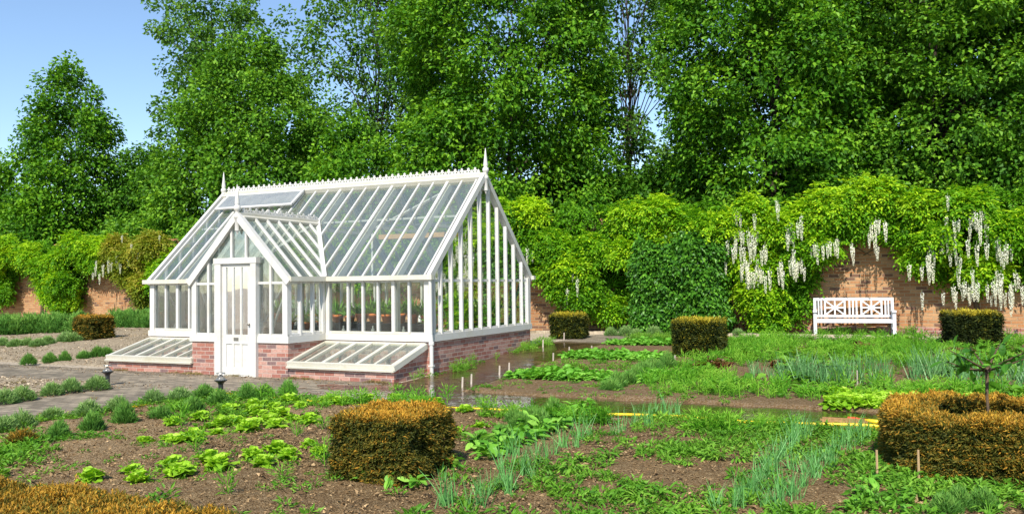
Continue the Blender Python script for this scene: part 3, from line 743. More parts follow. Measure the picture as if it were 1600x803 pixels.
# door and its frame
g = Geo()
g.box(X(3.285), X(3.151), yf - 0.075, yf + 0.06, 0.0, 2.28); g.box(X(4.201), X(4.045), yf - 0.075, yf + 0.06, 0.0, 2.28)
g.box(X(4.22), X(3.13), yf - 0.085, yf + 0.06, 2.17, 2.282); g.box(X(4.03), X(3.29), yf - .05, yf + .05, -0.05, 0.025)
g.obj('door_frame', M['paint'], gh)
g = Geo(); da, db = 3.29, 4.04; yd = yf - 0.03
g.box(X(db), X(db - 0.10), yd, yd + .045, 0.03, 2.165); g.box(X(da + 0.10), X(da), yd, yd + .045, 0.03, 2.165)
g.box(X(db - .1), X(da + .1), yd, yd + .045, 0.03, 0.17); g.box(X(db - .1), X(da + .1), yd, yd + .045, 0.62, 0.80); g.box(X(db - .1), X(da + .1), yd, yd + .045, 2.10, 2.165)
for u in (3.565, 3.765): g.box(X(u + .02), X(u - .02), yd + .002, yd + .04, .80, 2.10); g.box(X(u + .025), X(u - .025), yd + .002, yd + .04, .17, .62)
door = g.obj('door', M['paint'], gh)
g = Geo(); g.box(X(db - .1), X(da + .1), yd + .018, yd + .03, .17, .62); g.obj('panel', M['paint'], door)
pane('pane', [(X(db - .1), yd + .02, .8), (X(da + .1), yd + .02, .8), (X(da + .1), yd + .02, 2.1), (X(db - .1), yd + .02, 2.1)], M['glass'], door, (0, .004, 0))
g = Geo(); g.box(X(3.74), X(3.62), yd - .006, yd - .0005, .68, .745); g.obj('letter_plate', M['metal'], door)
g = Geo(); g.lathe([(0.0, -.055), (.022, -.05), (.026, -.03), (.01, -.015), (.012, 0)], 10); V, a, b, c_ = g.arrays()
g = Geo(); V = np.stack([V[:, 0] + X(3.335), V[:, 2] + yd, V[:, 1] + 1.0], 1); g.add(V, F4=b); g.obj('handle', M['metal'], door, smooth=True)
# cold frames
for (ua, ub, lab) in ((0.085, P2 - 0.01, 'r'), (P1 + 0.01, 7.26, 'l')):
    g = Geo(); zf, zb = 0.235, 0.57; th = 0.11
    g.box(X(ub), X(ua), -PD, -PD + th, -0.15, zf)
    for (p, q) in (((ua, ua + th)), ((ub - th, ub))):
        x0, x1 = X(q), X(p); y0, y1 = -PD + th + 0.002, -0.003
        zl = zf + (zb - zf) * th / PD
        g.hexa([(x0, y0, -.15), (x1, y0, -.15), (x1, y1, -.15), (x0, y1, -.15), (x0, y0, zl), (x1, y0, zl), (x1, y1, zb), (x0, y1, zb)])
    cf = g.obj('cold_frame', M['plinth'], gh)
    g = Geo()
    A = lambda u, d, l=0.0: (X(u), -PD - 0.05 + d * (PD + 0.02), 0.285 + d * 0.325 + l)
    upc = (0, -0.31, 1)
    g.bar(A(ua - .03, .02, -.005), A(ub + (.03 if lab == 'l' else 0), .02, -.005), 0.05, 0.075, upc)
    g.bar(A(ua - .04, .0, -.065), A(ub + (.04 if lab == 'l' else 0), .0, -.065), 0.06, 0.03, upc)
    g.bar(A(ua, .97), A(ub, .97), 0.07, 0.05, upc)
    nlid = 6
    for i in range(nlid + 1):
        u = ua + 0.02 + (ub - ua - 0.04) * i / nlid
        g.bar(A(u, 0.03, .006 * (i % 2)), A(u, .96, .006 * (i % 2)), 0.085 if i % 2 == 0 else 0.05, 0.05, upc)
    uo = ua - .025
    g.bar(A(uo, .0, -.03), A(uo, .98, -.03), 0.045, 0.10, upc)
    lid = g.obj('lid', M['paint_old'], cf)
    slab('lid_glass', [A(ua + .02, .04, .0), A(ub - .02, .04, 0), A(ub - .02, .95, 0), A(ua + .02, .95, 0)], M['vent_cf'] if 'vent_cf' in M else M['roof_glass'], cf, upc)
# wooden shelf hung under the roof
for (ua, ub) in ((0.2, BU[6] - .05), (BU[15], LEN - .3)):
    g = Geo(); g.box(X(ub), X(ua), 1.50, 1.53, 2.70, 2.80)
    for i in range(3): g.box(X(ub), X(ua), 1.532 + i * .1, 1.63 + i * .1, 2.70, 2.73)
    g.obj('hanging_shelf', M['wood'], gh)

def ghw(u, v, z): x, y = xy(u, v); return (float(x), float(y), float(z))
# staging and pots
stg = empty('plant_staging', ghw(3.65, 3.75, 0.03), -TH)
tag(stg, 'long black covered staging table along the back glass inside the glasshouse', 'table')
g = Geo(); g.box(-3.3, 3.3, -0.42, 0.42, 0.74, 0.78); g.obj('table_top', M['black'], stg)
g = Geo(); g.box(-3.28, 3.28, -0.40, -0.36, 0.28, 0.738); g.obj('skirt', M['black'], stg)
for a in (-3.2, -1.1, 1.1, 3.2):
    for b in (-0.34, 0.34):
        g = Geo(); g.box(a - .03, a + .03, b - .03, b + .03, 0, 0.738); g.obj('leg', M['black'], stg)
stg2 = empty('plant_staging', ghw(0.85, 2.0, 0.03), -TH)
tag(stg2, 'short black staging table across the right hand gable end inside the glasshouse', 'table')
g = Geo(); g.box(-0.4, 0.4, -1.05, 1.2, 0.70, 0.74); g.obj('table_top', M['black'], stg2)
for a in (-.35, .35):
    for b in (-1, 1.1):
        g = Geo(); g.box(a - .03, a + .03, b - .03, b + .03, 0, 0.698); g.obj('leg', M['black'], stg2)
def pot_mesh():
    g = Geo(); g.lathe([(0.0, 0), (.062, 0), (.085, .11), (.098, .112), (.1, .15), (.088, .152), (.08, .12), (0, .12)], 14)
    return g.mesh('terracotta_pot', M['terracotta'], True)
potm = pot_mesh()
def pot_plant(seed, kind):
    r = np.random.default_rng(seed); g = Geo()
    if kind == 0:
        n = 60; d = unit(np.stack([r.normal(size=n), r.normal(size=n), r.uniform(.5, 2, n)], 1))
        g.blades(np.array([0, 0, .12]) + d * .02, d, rdir(r, n), r.uniform(.12, .3, n), .035, r.uniform(.2, .9, n), bend=.2, k=2)
    elif kind == 1:
        n = 26; d = unit(np.stack([r.normal(size=n), r.normal(size=n), r.uniform(1.5, 4, n)], 1))
        g.blades(np.zeros((n, 3)) + (0, 0, .12), d, rdir(r, n), r.uniform(.2, .42, n), .025, r.uniform(.1, .8, n), bend=.12, k=3)
    else:
        prof = [(0.05, .12), (.1, .2), (.11, .32), (.09, .42), (.04, .47), (0, .48)]
        g.lathe(prof, 18)
        V, a, b, T = g.arrays()
        an = np.arctan2(V[:, 1], V[:, 0]); rr = 1 + 0.12 * np.cos(an * 9)
        V[:, 0] *= rr; V[:, 1] *= rr; g = Geo(); g.add(V, F4=b, T=.5)
    return g.mesh('plant', M['rosemary'] if kind == 2 else (M['weed'] if kind == 0 else M['broad']))
pplants = [pot_plant(3, 0), pot_plant(4, 0), pot_plant(5, 1), pot_plant(6, 0), pot_plant(7, 2)]
NAMES = ['bushy seedling', 'leafy seedling', 'upright strap leaved plant', 'spreading seedling', 'ribbed cactus']
rp = np.random.default_rng(5)
for i in range(34):
    u = 6.7 - i * 0.185; row = i % 2
    p = link('terracotta_pot', potm, None, ghw(u, 3.52 if row == 0 else 3.86, 0.812), rp.uniform(0, 6))
    s_ = rp.uniform(1.15, 1.6); p.scale = (s_, s_, s_)
    k = 4 if i == 27 else int(rp.integers(0, 4))
    if i == 27: p.scale = (1.4, 1.4, 1.4)
    tag(p, 'terracotta pot with a tall ribbed cactus on the staging, only cactus there' if k == 4 else
        'terracotta pot of %s in the %s row of the back staging' % (NAMES[k], 'front' if row == 0 else 'rear'), 'plant pot', 'terracotta pots on the staging')
    c = link('plant', pplants[k], p)
for i in range(8):
    p = link('terracotta_pot', potm, None, ghw(0.6 + 0.28 * (i % 2), 1.15 + i * 0.27, 0.772), rp.uniform(0, 6))
    k = int(rp.integers(0, 4))
    tag(p, 'terracotta pot of %s on the short staging behind the right gable' % NAMES[k], 'plant pot', 'terracotta pots by the gable')
    link('plant', pplants[k], p)
# red flower heads hanging in the house
fl = Geo(); r = np.random.default_rng(2); n = 70; d = rdir(r, n)
fl.kites(d * .04, d, rdir(r, n), .05, .04, r.uniform(0, 1, n))
fm = fl.mesh('red_bloom', leaf_mat('red petals', G3((.35, .01, .01), (.5, .02, .015), (.6, .06, .03)), .5, .2))
for (u, v, z, lb) in ((0.62, 2.9, 1.62, 'red globe flower hanging behind the right gable glass'), (1.1, 2.2, 1.32, 'red bloom standing above the pots near the right front corner')):
    o = link('red_bloom', fm, None, ghw(u, v, z)); tag(o, lb, 'flower')
    gg = Geo(); gg.tube([(0, 0, -.02), (.01, 0, -.25), (0, .02, -(z - .9) )], .006, 5); gg.obj('stalk', M['stem'], o)

# ------------------------------------------------------------------ garden seats
def make_bench(name, label, px_, v, turn):
    u, vv_ = px_, v
    b = empty(name, W3(u, v), -TH + turn); tag(b, label, 'bench')
    wd = 0.93
    def part(nm, boxes):
        g = Geo()
        for bx in boxes: g.box(*bx)
        return g.obj(nm, M['bench_paint'], b)
    part('seat', [(-wd + .0, wd, -.27 + i * .095, -.27 + i * .095 + .078, .44, .465) for i in range(5)])
    part('apron', [(-wd, wd, -.30, -.272, .375, .462), (-wd, wd, .21, .235, .37, .44)])
    for sx in (-1, 1):
        part('leg', [(sx * wd - .04, sx * wd + .04, -.315, -.245, -.05, .64)])
        part('leg', [(sx * wd - .035, sx * wd + .035, .22, .29, -.05, 1.0)])
        part('armrest', [(sx * wd - .05, sx * wd + .05, -.36, .215, .642, .685)])
        part('rail', [(sx * wd - .02, sx * wd + .02, -.243, .218, .15, .2)])
    g = Geo(); yb0, yb1 = .238, .272; z0, z1 = .52, .99
    g.box(-wd + .036, wd - .036, yb0 - .006, yb1 + .006, .93, 1.0); g.box(-wd + .036, wd - .036, yb0 - .006, yb1 + .006, .50, .56)
    zc = .745
    for sx in (-1, 1):
        cx = sx * .44; hw = .24
        for e in (-1, 1): g.box(cx + e * hw - .022, cx + e * hw + .022, yb0, yb1, .56, .93)
        g.box(cx - .018, cx + .018, yb0 + .002, yb1 - .002, .56, .93); g.box(cx - hw + .022, cx + hw - .022, yb0 + .004, yb1 - .004, zc - .018, zc + .018)
        for e in (-1, 1): g.bar((cx - hw + .02, (yb0 + yb1) / 2, zc - e * .175), (cx + hw - .02, (yb0 + yb1) / 2, zc + e * .175), .024, .036, (0, 0, 1))
        g.box(cx + sx * .33 - .02, cx + sx * .33 + .02, yb0, yb1, .56, .93); g.box(cx + sx * .40 - .018, cx + sx * .40 + .018, yb0, yb1, .56, .93)
        # pierced centre disc of the star
        n = 12
        ring = [(cx + .065 * math.cos(2 * math.pi * k / n), yb0 - .003, zc + .065 * math.sin(2 * math.pi * k / n)) for k in range(n)]
        g.prism(ring, (0, .04, 0))
    for k in (-1, 0, 1): g.box(k * .085 - .02, k * .085 + .02, yb0, yb1, .56, .93)
    g.obj('backrest', M['bench_paint'], b)
    return b
ub, vb_ = G(1333, 528)
make_bench('garden_bench', 'white slatted garden bench with two star panels standing in front of bare brick', ub, 9.75, 0.10)
u2 = ATV(702, 480, 9.8)[0]
make_bench('garden_bench', 'white garden bench against the wall seen through the right gable glass', u2, 9.8, 0)

# ------------------------------------------------------------------ trees
def crown_geo(g, rng, base, prof, h0, h1, nclump, nleaf, crad, L, W, tint=(0.5, 0.26), flat=0.8, inner=0.55, lump=0.32, lean=(0, 0), gap=None):
    """clumps of leaves through the shell of a crown; prof(t) is the radius at height fraction t"""
    ts = rng.uniform(0, 1, nclump * 6); rr = np.array([prof(t) for t in ts])
    keep = rng.uniform(0, rr.max(), len(ts)) < rr
    ts = ts[keep][:nclump]; rr = rr[keep][:nclump]; n = len(ts)
    ph = rng.uniform(0, 2 * math.pi, n); sd = int(rng.integers(0, 999))
    lp = 1 + lump * (2 * vnoise(ph * 1.6 + 40, ts * 6 + 3, sd) - 1) + 0.5 * lump * (2 * vnoise(ph * 4 + 9, ts * 14, sd + 1) - 1)
    rho = rr * (inner + (1 - inner) * np.sqrt(rng.uniform(0, 1, n))) * lp
    C = np.stack([base[0] + rho * np.cos(ph) + lean[0] * ts, base[1] + rho * np.sin(ph) + lean[1] * ts, base[2] + h0 + (h1 - h0) * ts], 1)
    out = unit(np.stack([np.cos(ph), np.sin(ph), 0.35 + 0.6 * ts], 1))
    if gap is not None:
        k = gap(C); C = C[k]; out = out[k]; n = len(C)
    cr = crad * rng.uniform(0.65, 1.35, n)
    ct = rng.normal(0, 0.15, n)
    m = nleaf
    off = rdir(rng, n * m).reshape(n, m, 3) * (rng.uniform(0.15, 1, (n, m, 1)) ** 0.5)
    off[..., 2] *= flat
    off = off * cr[:, None, None]
    P = C[:, None] + off
    P[..., 2] -= 0.35 * (np.linalg.norm(off[..., :2], axis=-1) ** 2) / cr[:, None]
    P = P.reshape(-1, 3); O = np.repeat(out, m, 0); OF = unit(off.reshape(-1, 3))
    D = 0.55 * OF + 0.45 * O + rng.normal(0, 0.45, P.shape) + np.array([0, 0, -0.55])
    N = 0.5 * O + 0.35 * OF + rng.normal(0, 0.45, P.shape) + np.array([0, 0, 0.55])
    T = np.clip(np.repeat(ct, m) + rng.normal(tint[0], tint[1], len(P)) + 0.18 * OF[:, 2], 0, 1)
    g.kites(P, D, N, L * rng.uniform(0.7, 1.25, len(P)), W * rng.uniform(0.75, 1.2, len(P)), T)
    return C

def limbs(g, rng, base, C, h, r0, nl=26, bow=0.12):
    """tapered trunk with limbs reaching out to some of the leaf clumps"""
    top = np.array([base[0], base[1], base[2] + h * 0.86])
    tr = np.array([[base[0] + 0.12 * math.sin(i * 1.3), base[1] + 0.1 * math.cos(i * 1.7), base[2] - 0.2 + (h * 0.74 + 0.2) * i / 8] for i in range(9)])
    g.tube(tr, r0 * np.linspace(1, 0.12, 9), 9)
    if len(C) == 0: return
    for i in rng.choice(len(C), min(nl, len(C)), replace=False):
        c = C[i]; hz = max(base[2] + h * 0.10, base[2] + (c[2] - base[2]) * rng.uniform(0.55, 0.8))
        f = np.clip((hz - base[2]) / (h * 0.86), 0, 1)
        a = np.array([base[0], base[1], hz]); L = np.linalg.norm(c - a)
        ts = np.linspace(0, 1, 5)[:, None]
        pts = a + (c - a) * ts + np.array([0, 0, 1]) * (bow * L * np.sin(ts * math.pi)) + rng.normal(0, 0.03 * L, (5, 3)) * np.sin(ts * math.pi)
        ra = r0 * (1 - 0.85 * f) * 0.45
        g.tube(pts, np.linspace(ra, 0.012, 5), 5, caps=False)

def cone_prof(R, p=0.75, waist=0.12):
    return lambda t: R * min(1, 0.55 + t / waist * 0.45 if t < waist else 1) * (max(0, 1 - ((t - waist) / (1 - waist))) ** p if t > waist else 1) + 0.12
def oval_prof(R): return lambda t: R * math.sqrt(max(0, 1 - (2 * t - 0.9) ** 2 / 1.25)) + 0.1
def tree(name, label, u, v, h, prof, h0, ncl, nlf, mat, seed, crad=0.55, L=0.17, W=0.12, r0=0.17, nl=26, group=None, **kw):
    rng = np.random.default_rng(seed)
    loc = W3(u, v); root = empty(name, loc)
    tag(root, label, 'tree', group)
    g = Geo(); C = crown_geo(g, rng, (0, 0, 0), prof, h0, h, ncl, nlf, crad, L, W, **kw)
    g.obj('crown', M[mat], root)
    g = Geo(); limbs(g, rng, (0, 0, 0), C, h, r0, nl); g.obj('trunk', M['bark'], root, smooth=True)
    return root
def TU(px_, v): return ATV(px_, 300, v)[0]
TG = 'trees behind the garden wall'
GL = 'broad limes in a row behind the wall'
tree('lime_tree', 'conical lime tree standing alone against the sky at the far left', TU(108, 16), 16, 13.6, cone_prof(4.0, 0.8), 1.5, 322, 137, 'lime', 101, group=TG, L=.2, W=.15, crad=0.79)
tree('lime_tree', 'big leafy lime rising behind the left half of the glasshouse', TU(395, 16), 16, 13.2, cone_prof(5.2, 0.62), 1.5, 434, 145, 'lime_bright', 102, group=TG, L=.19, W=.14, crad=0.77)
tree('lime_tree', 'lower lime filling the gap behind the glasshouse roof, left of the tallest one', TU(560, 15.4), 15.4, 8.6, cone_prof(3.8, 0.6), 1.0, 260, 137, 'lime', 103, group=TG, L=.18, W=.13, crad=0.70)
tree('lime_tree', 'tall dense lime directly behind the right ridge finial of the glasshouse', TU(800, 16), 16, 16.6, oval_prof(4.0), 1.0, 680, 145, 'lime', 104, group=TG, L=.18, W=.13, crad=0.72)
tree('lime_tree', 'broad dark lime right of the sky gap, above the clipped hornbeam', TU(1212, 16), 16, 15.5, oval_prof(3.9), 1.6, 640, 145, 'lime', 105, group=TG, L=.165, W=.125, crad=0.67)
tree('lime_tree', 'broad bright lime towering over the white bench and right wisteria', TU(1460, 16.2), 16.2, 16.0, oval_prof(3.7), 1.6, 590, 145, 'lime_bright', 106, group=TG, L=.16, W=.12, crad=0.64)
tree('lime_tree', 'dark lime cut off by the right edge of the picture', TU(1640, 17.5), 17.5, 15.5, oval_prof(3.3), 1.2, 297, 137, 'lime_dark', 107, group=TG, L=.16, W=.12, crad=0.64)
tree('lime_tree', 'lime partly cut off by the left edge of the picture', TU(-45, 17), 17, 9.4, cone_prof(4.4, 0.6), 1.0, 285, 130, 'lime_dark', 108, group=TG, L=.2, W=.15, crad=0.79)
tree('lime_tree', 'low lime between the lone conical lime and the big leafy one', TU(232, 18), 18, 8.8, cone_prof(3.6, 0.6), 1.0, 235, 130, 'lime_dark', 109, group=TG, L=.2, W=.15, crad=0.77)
# taller airy trees beyond
LG = 'airy tall trees beyond the limes'
tree('maple_tree', 'airy tall tree whose branches reach out left of the big lime', TU(335, 25), 25, 20.5, oval_prof(3.9), 8.0, 130, 110, 'maple', 111, crad=.85, L=.24, W=.19, r0=.3, nl=60, group=LG, inner=0.2, lump=.5)
tree('maple_tree', 'airy tall tree with sky showing through, between the two big limes', TU(590, 24), 24, 22.5, oval_prof(3.9), 4.5, 190, 95, 'maple', 112, crad=.85, L=.24, W=.18, r0=.13, nl=45, group=LG, inner=0.15, lump=.5)
tree('maple_tree', 'thin airy tree showing bare stems right of the tall dense lime', TU(985, 24), 24, 21, oval_prof(2.5), 5.0, 95, 85, 'maple', 113, crad=.75, L=.22, W=.17, r0=.12, nl=60, group=LG, inner=0.15, lump=.5)
tree('maple_tree', 'airy tree top behind the tall dense lime on its left side', TU(700, 26), 26, 21, oval_prof(3.0), 8.0, 110, 90, 'maple', 114, crad=.8, L=.24, W=.18, r0=.14, nl=50, group=LG, inner=0.15, lump=.5)
tree('maple_tree', 'tall dark tree behind the gap between the two right limes', TU(1330, 23), 23, 21, oval_prof(4.2), 2.5, 420, 95, 'lime_dark', 115, crad=.7, L=.22, W=.17, r0=.28, nl=30, group=LG, inner=0.3)
tree('maple_tree', 'tall tree peeping out above the far right limes', TU(1575, 24), 24, 20, oval_prof(3.6), 3.0, 330, 95, 'maple', 116, crad=.7, L=.22, W=.17, r0=.28, nl=30, group=LG, inner=0.3)
# understorey closing the view below the crowns
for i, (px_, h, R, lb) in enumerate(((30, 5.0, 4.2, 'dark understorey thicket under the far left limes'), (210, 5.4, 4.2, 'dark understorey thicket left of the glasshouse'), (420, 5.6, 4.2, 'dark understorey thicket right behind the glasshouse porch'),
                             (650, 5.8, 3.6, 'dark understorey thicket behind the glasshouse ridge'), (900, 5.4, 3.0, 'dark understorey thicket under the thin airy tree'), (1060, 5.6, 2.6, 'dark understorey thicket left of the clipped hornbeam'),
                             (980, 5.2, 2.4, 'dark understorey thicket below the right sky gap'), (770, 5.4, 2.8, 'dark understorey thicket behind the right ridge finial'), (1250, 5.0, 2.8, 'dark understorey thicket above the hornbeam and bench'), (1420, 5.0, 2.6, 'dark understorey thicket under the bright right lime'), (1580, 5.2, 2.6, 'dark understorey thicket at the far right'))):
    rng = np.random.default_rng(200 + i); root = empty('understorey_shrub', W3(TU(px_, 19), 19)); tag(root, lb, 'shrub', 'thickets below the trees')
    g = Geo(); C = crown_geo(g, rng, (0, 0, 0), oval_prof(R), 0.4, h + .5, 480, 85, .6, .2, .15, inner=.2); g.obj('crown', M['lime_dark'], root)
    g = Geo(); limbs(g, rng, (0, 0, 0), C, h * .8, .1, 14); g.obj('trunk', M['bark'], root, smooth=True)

# ------------------------------------------------------------------ wisteria on the wall
LOW = [(-80, 480), (10, 480), (30, 436), (75, 432), (85, 488), (122, 490), (134, 432), (160, 424), (205, 424), (218, 478), (245, 484), (300, 470), (420, 440), (560, 470), (700, 440), (800, 388),
       (818, 394), (835, 425), (865, 465), (885, 505), (955, 508), (965, 470), (985, 470), (1130, 470), (1150, 440), (1168, 470), (1185, 520), (1255, 524), (1268, 470), (1275, 396), (1310, 374), (1350, 362), (1385, 372), (1410, 388), (1440, 424), (1470, 452), (1520, 466), (1600, 456), (1720, 455)]
TOP = [(-80, 365), (20, 365), (130, 362), (200, 366), (250, 358), (420, 345), (700, 325), (790, 316), (850, 306), (905, 298), (960, 300), (1000, 292), (1040, 304), (1100, 290), (1170, 296), (1240, 286), (1270, 296), (1330, 288), (1390, 270), (1430, 288), (1500, 272), (1560, 264), (1600, 268), (1720, 262)]
def tab(T, x): a = np.array(T, float); return np.interp(x, a[:, 0], a[:, 1])
def wisteria(label, pa, pb, dens, mat, seed, stems, racemes, thick=1.0, tsh=0.0):
    rng = np.random.default_rng(seed)
    root = empty('wisteria', W3(ATV((pa + pb) / 2, 400, 10.2)[0], 10.2)); tag(root, label, 'climber', 'wisterias along the garden wall')
    ox, oy, oz = root.location
    g = Geo(); ua, ub_ = ATV(pa, 400, 10.1)[0], ATV(pb, 400, 10.1)[0]
    ncl = int(abs(ua - ub_) * 2.6 * dens)
    nl_ = int(abs(ua - ub_) * 4.6); ncl = max(1, int(ncl * 1.05 / nl_)); 
    lx = rng.uniform(pa, pb, nl_)
    def span(p): 
        return (np.maximum(np.array([ATV(a, b, 9.9)[1] for a, b in zip(p, tab(LOW, p))]), .3), np.array([ATV(a, b, 9.7)[1] - .13 for a, b in zip(p, tab(TOP, p))]))
    lo, hi = span(lx); lu_ = np.array([ATV(a, 400, 9.95)[0] for a in lx])
    lr = rng.uniform(.2, .5, nl_)
    f = rng.uniform(0, 1, nl_) ** .85
    lz = lo + lr * .75 + np.maximum(hi - lo - lr * 1.45, 0.05) * f
    up_ = np.clip((lz - lo) / 1.1, 0, 1)
    lr = lr * (.6 + .4 * up_)
    lb_ = thick * (.04 + .66 * up_ * (.25 + .75 * vnoise(lu_ * .8, lz * .9, seed)) + .10 * rng.uniform(0, 1, nl_))
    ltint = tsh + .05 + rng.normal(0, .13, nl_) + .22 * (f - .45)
    # leaves on the outward and upper side of each lobe, plus a thin lining against the wall
    dr = rdir(rng, nl_ * ncl).reshape(nl_, ncl, 3); dr[..., 1] = -np.abs(dr[..., 1]); dr[..., 2] = dr[..., 2] * .8 + .12
    rad = lr[:, None] * rng.uniform(.5, 1.25, (nl_, ncl)); ex = rng.uniform(.7, 1.5, (nl_, 1)); ez = rng.uniform(.7, 1.3, (nl_, 1))
    uu = lu_[:, None] + dr[..., 0] * rad * ex; z = lz[:, None] + dr[..., 2] * rad * ez * .85 - .1 * (dr[..., 0] ** 2) * lr[:, None]; vvv = 10.2 - lb_[:, None] + dr[..., 1] * rad * .8
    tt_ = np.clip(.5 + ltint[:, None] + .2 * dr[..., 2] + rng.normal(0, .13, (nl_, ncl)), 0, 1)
    nb = int(nl_ * ncl * .17); bx = rng.uniform(pa, pb, nb); blo, bhi = span(bx); bz = blo + .25 + (bhi - blo - .5) * rng.uniform(0, 1, nb)
    uu = np.concatenate([uu.ravel(), np.array([ATV(a, 400, 10.1)[0] for a in bx])]); z = np.concatenate([z.ravel(), bz]); vvv = np.concatenate([vvv.ravel(), np.full(nb, 10.17)]); tt_ = np.concatenate([tt_.ravel(), np.full(nb, .3)])
    vvv = np.minimum(vvv, 10.22); ncl = len(uu)
    x, y = xy(uu, vvv); C = np.stack([x - ox, y - oy, z - oz], 1)
    # compound leaves: a drooping rachis with paired leaflets
    m = 9; k = 9
    nrm = np.array([-ST, -CT, 0.0]); al = np.array([-CT, ST, 0.0])
    cc = np.repeat(C, m, 0); n = len(cc)
    cc = cc + rng.normal(0, 0.10, (n, 3))
    D = unit(nrm * rng.uniform(.2, 1, (n, 1)) + al * rng.normal(0, .7, (n, 1)) + np.array([0, 0, 1]) * rng.normal(-.05, .5, (n, 1)))
    RL = rng.uniform(.2, .34, n)
    ct = np.repeat(tt_, m)
    S = unit(np.cross(D, np.array([0, 0, 1.0]))); N0 = np.cross(S, D)
    Ps = []; Ds = []; Ns = []; Ts = []; Ls = []
    for j in range(k):
        t = 0.2 + 0.8 * (j // 2) / 4
        sd = 0 if j == k - 1 else (1 if j % 2 else -1)
        p = cc + D * (RL * t)[:, None] + np.array([0, 0, -1]) * (0.35 * RL * t * t)[:, None]
        d = D * (0.45 if sd else 1) + S * sd * 0.9 + rng.normal(0, .22, (n, 3)) + np.array([0, 0, -.3])
        Ps.append(p); Ds.append(d); Ns.append(N0 + rng.normal(0, .35, (n, 3)) + .3 * nrm); Ts.append(np.clip(ct + rng.normal(0, .14, n), 0, 1)); Ls.append(rng.uniform(.085, .135, n))
    Ls = np.concatenate(Ls)
    g.kites(np.concatenate(Ps), np.concatenate(Ds), np.concatenate(Ns), Ls, Ls * .48, np.concatenate(Ts), fold=.15)
    g.obj('foliage', M[mat], root)
    g = Geo()
    for (sx, ztop) in stems:
        u = ATV(sx, 500, 10.1)[0]
        pts = []
        for i in range(9):
            tt = i / 8; pts.append(np.array(W3(u + .25 * math.sin(tt * 5 + sx), 10.16 - .1 * math.sin(tt * 3), -.1)) + (0, 0, ztop * tt))
        pts = np.array(pts) - np.array([ox, oy, oz]); g.tube(pts, np.linspace(.075, .03, 9), 7)
        for s_ in (-1, 1):
            q = [pts[6] + np.array([-CT, ST, 0]) * s_ * .35 * i + np.array([0, 0, .12 * i - .03 * i * i]) for i in range(7)]
            g.tube(np.array(q), np.linspace(.04, .012, 7), 6)
    g.obj('stem', M['stem'], root, smooth=True)
    for i, (rx, ry) in enumerate(racemes):
        u, zz = ATV(rx, ry - 4, 9.0)
        o = link('flower_raceme', RAC[i % 3], root, None, rng.uniform(0, 6))
        xx, yy = xy(u, 9.0 + rng.uniform(-.06, .2)); o.location = (xx - ox, yy - oy, zz - oz)
        s_ = rng.uniform(.8, 1.25); o.scale = (s_ * .68, s_ * .68, s_ * rng.uniform(.85, 1.3))
    return root
def raceme(seed):
    r = np.random.default_rng(seed); g = Geo(); n = 130
    t = r.uniform(0, 1, n) ** .9; a = r.uniform(0, 6.28, n); rr = (.055 * (1 - t) ** .55 + .008)
    P = np.stack([rr * np.cos(a), rr * np.sin(a), -.36 * t], 1) * np.array([.6, .6, 1])
    D = np.stack([np.cos(a), np.sin(a), -.5 + 0 * a], 1); Nn = np.stack([.3 * np.cos(a), .3 * np.sin(a), 1 + 0 * a], 1) + r.normal(0, .4, (n, 3))
    g.kites(P, D, Nn, .038 * (1.1 - .5 * t), .034 * (1.1 - .5 * t), r.uniform(.2, 1, n) * (1 - .4 * t))
    g.tube([(0, 0, .06), (0, 0, -.15), (0, 0, -.34)], (.004, .003, .002), 4, T=0)
    return g.mesh('flower_raceme', M['flower'])
RAC = [raceme(1), raceme(2), raceme(3)]
rr = np.random.default_rng(77)
def spray(cx, cy, n, sx, sy): return [(float(a), float(b)) for a, b in zip(rr.normal(cx, sx, n), rr.normal(cy, sy, n))]
wisteria('lime green wisteria at the far left, hanging between two patches of bare brick', -80, 172, 130, 'wisteria', 301, ((60, 3.6), (105, 3.4), (-30, 3.5)), [(152, 412), (160, 418), (166, 410), (146, 420), (156, 432), (143, 430), (172, 414)])
wisteria('bronze tinted wisteria with a few white racemes beside the left gable', 168, 262, 150, 'wisteria_b', 302, ((228, 3.4),), [(190, 372), (203, 385), (212, 395), (198, 408), (178, 402), (225, 372), (236, 388), (246, 372), (186, 415)])
wisteria('wisteria behind the glasshouse, seen only through its panes', 255, 800, 70, 'wisteria', 303, ((380, 3.3), (640, 3.4)), [])
wisteria('lime green wisteria without flowers right of the glasshouse gable, trailing to the ground', 790, 1000, 170, 'wisteria', 304, ((905, 3.4), (940, 3.4)), [(804, 385), (822, 392), (830, 398), (893, 430), (902, 440), (884, 455)], tsh=-.12)
wisteria('flowering wisteria over the clipped hornbeam with clusters of white racemes', 995, 1290, 165, 'wisteria', 305, ((1150, 3.4), (1225, 3.4)),
         spray(1160, 365, 18, 20, 16) + spray(1178, 385, 12, 18, 14) + spray(1150, 335, 5, 8, 8) + spray(1235, 358, 12, 12, 8) + spray(1195, 425, 18, 24, 9) + spray(1240, 410, 8, 12, 10) + spray(1215, 325, 3, 8, 6) + spray(1170, 420, 8, 8, 8))
wisteria('flowering wisteria over the white bench and right corner with most white racemes', 1285, 1720, 165, 'wisteria', 306, ((1512, 3.4), (1640, 3.4)),
         spray(1322, 385, 11, 24, 5) + spray(1370, 355, 8, 16, 10) + spray(1455, 418, 5, 12, 6) + spray(1515, 345, 16, 18, 20) + spray(1515, 448, 20, 32, 11) + spray(1572, 445, 16, 18, 12) + spray(1560, 390, 10, 18, 8) + spray(1470, 365, 6, 8, 8) + spray(1450, 395, 4, 6, 5) + spray(1500, 400, 4, 14, 10))

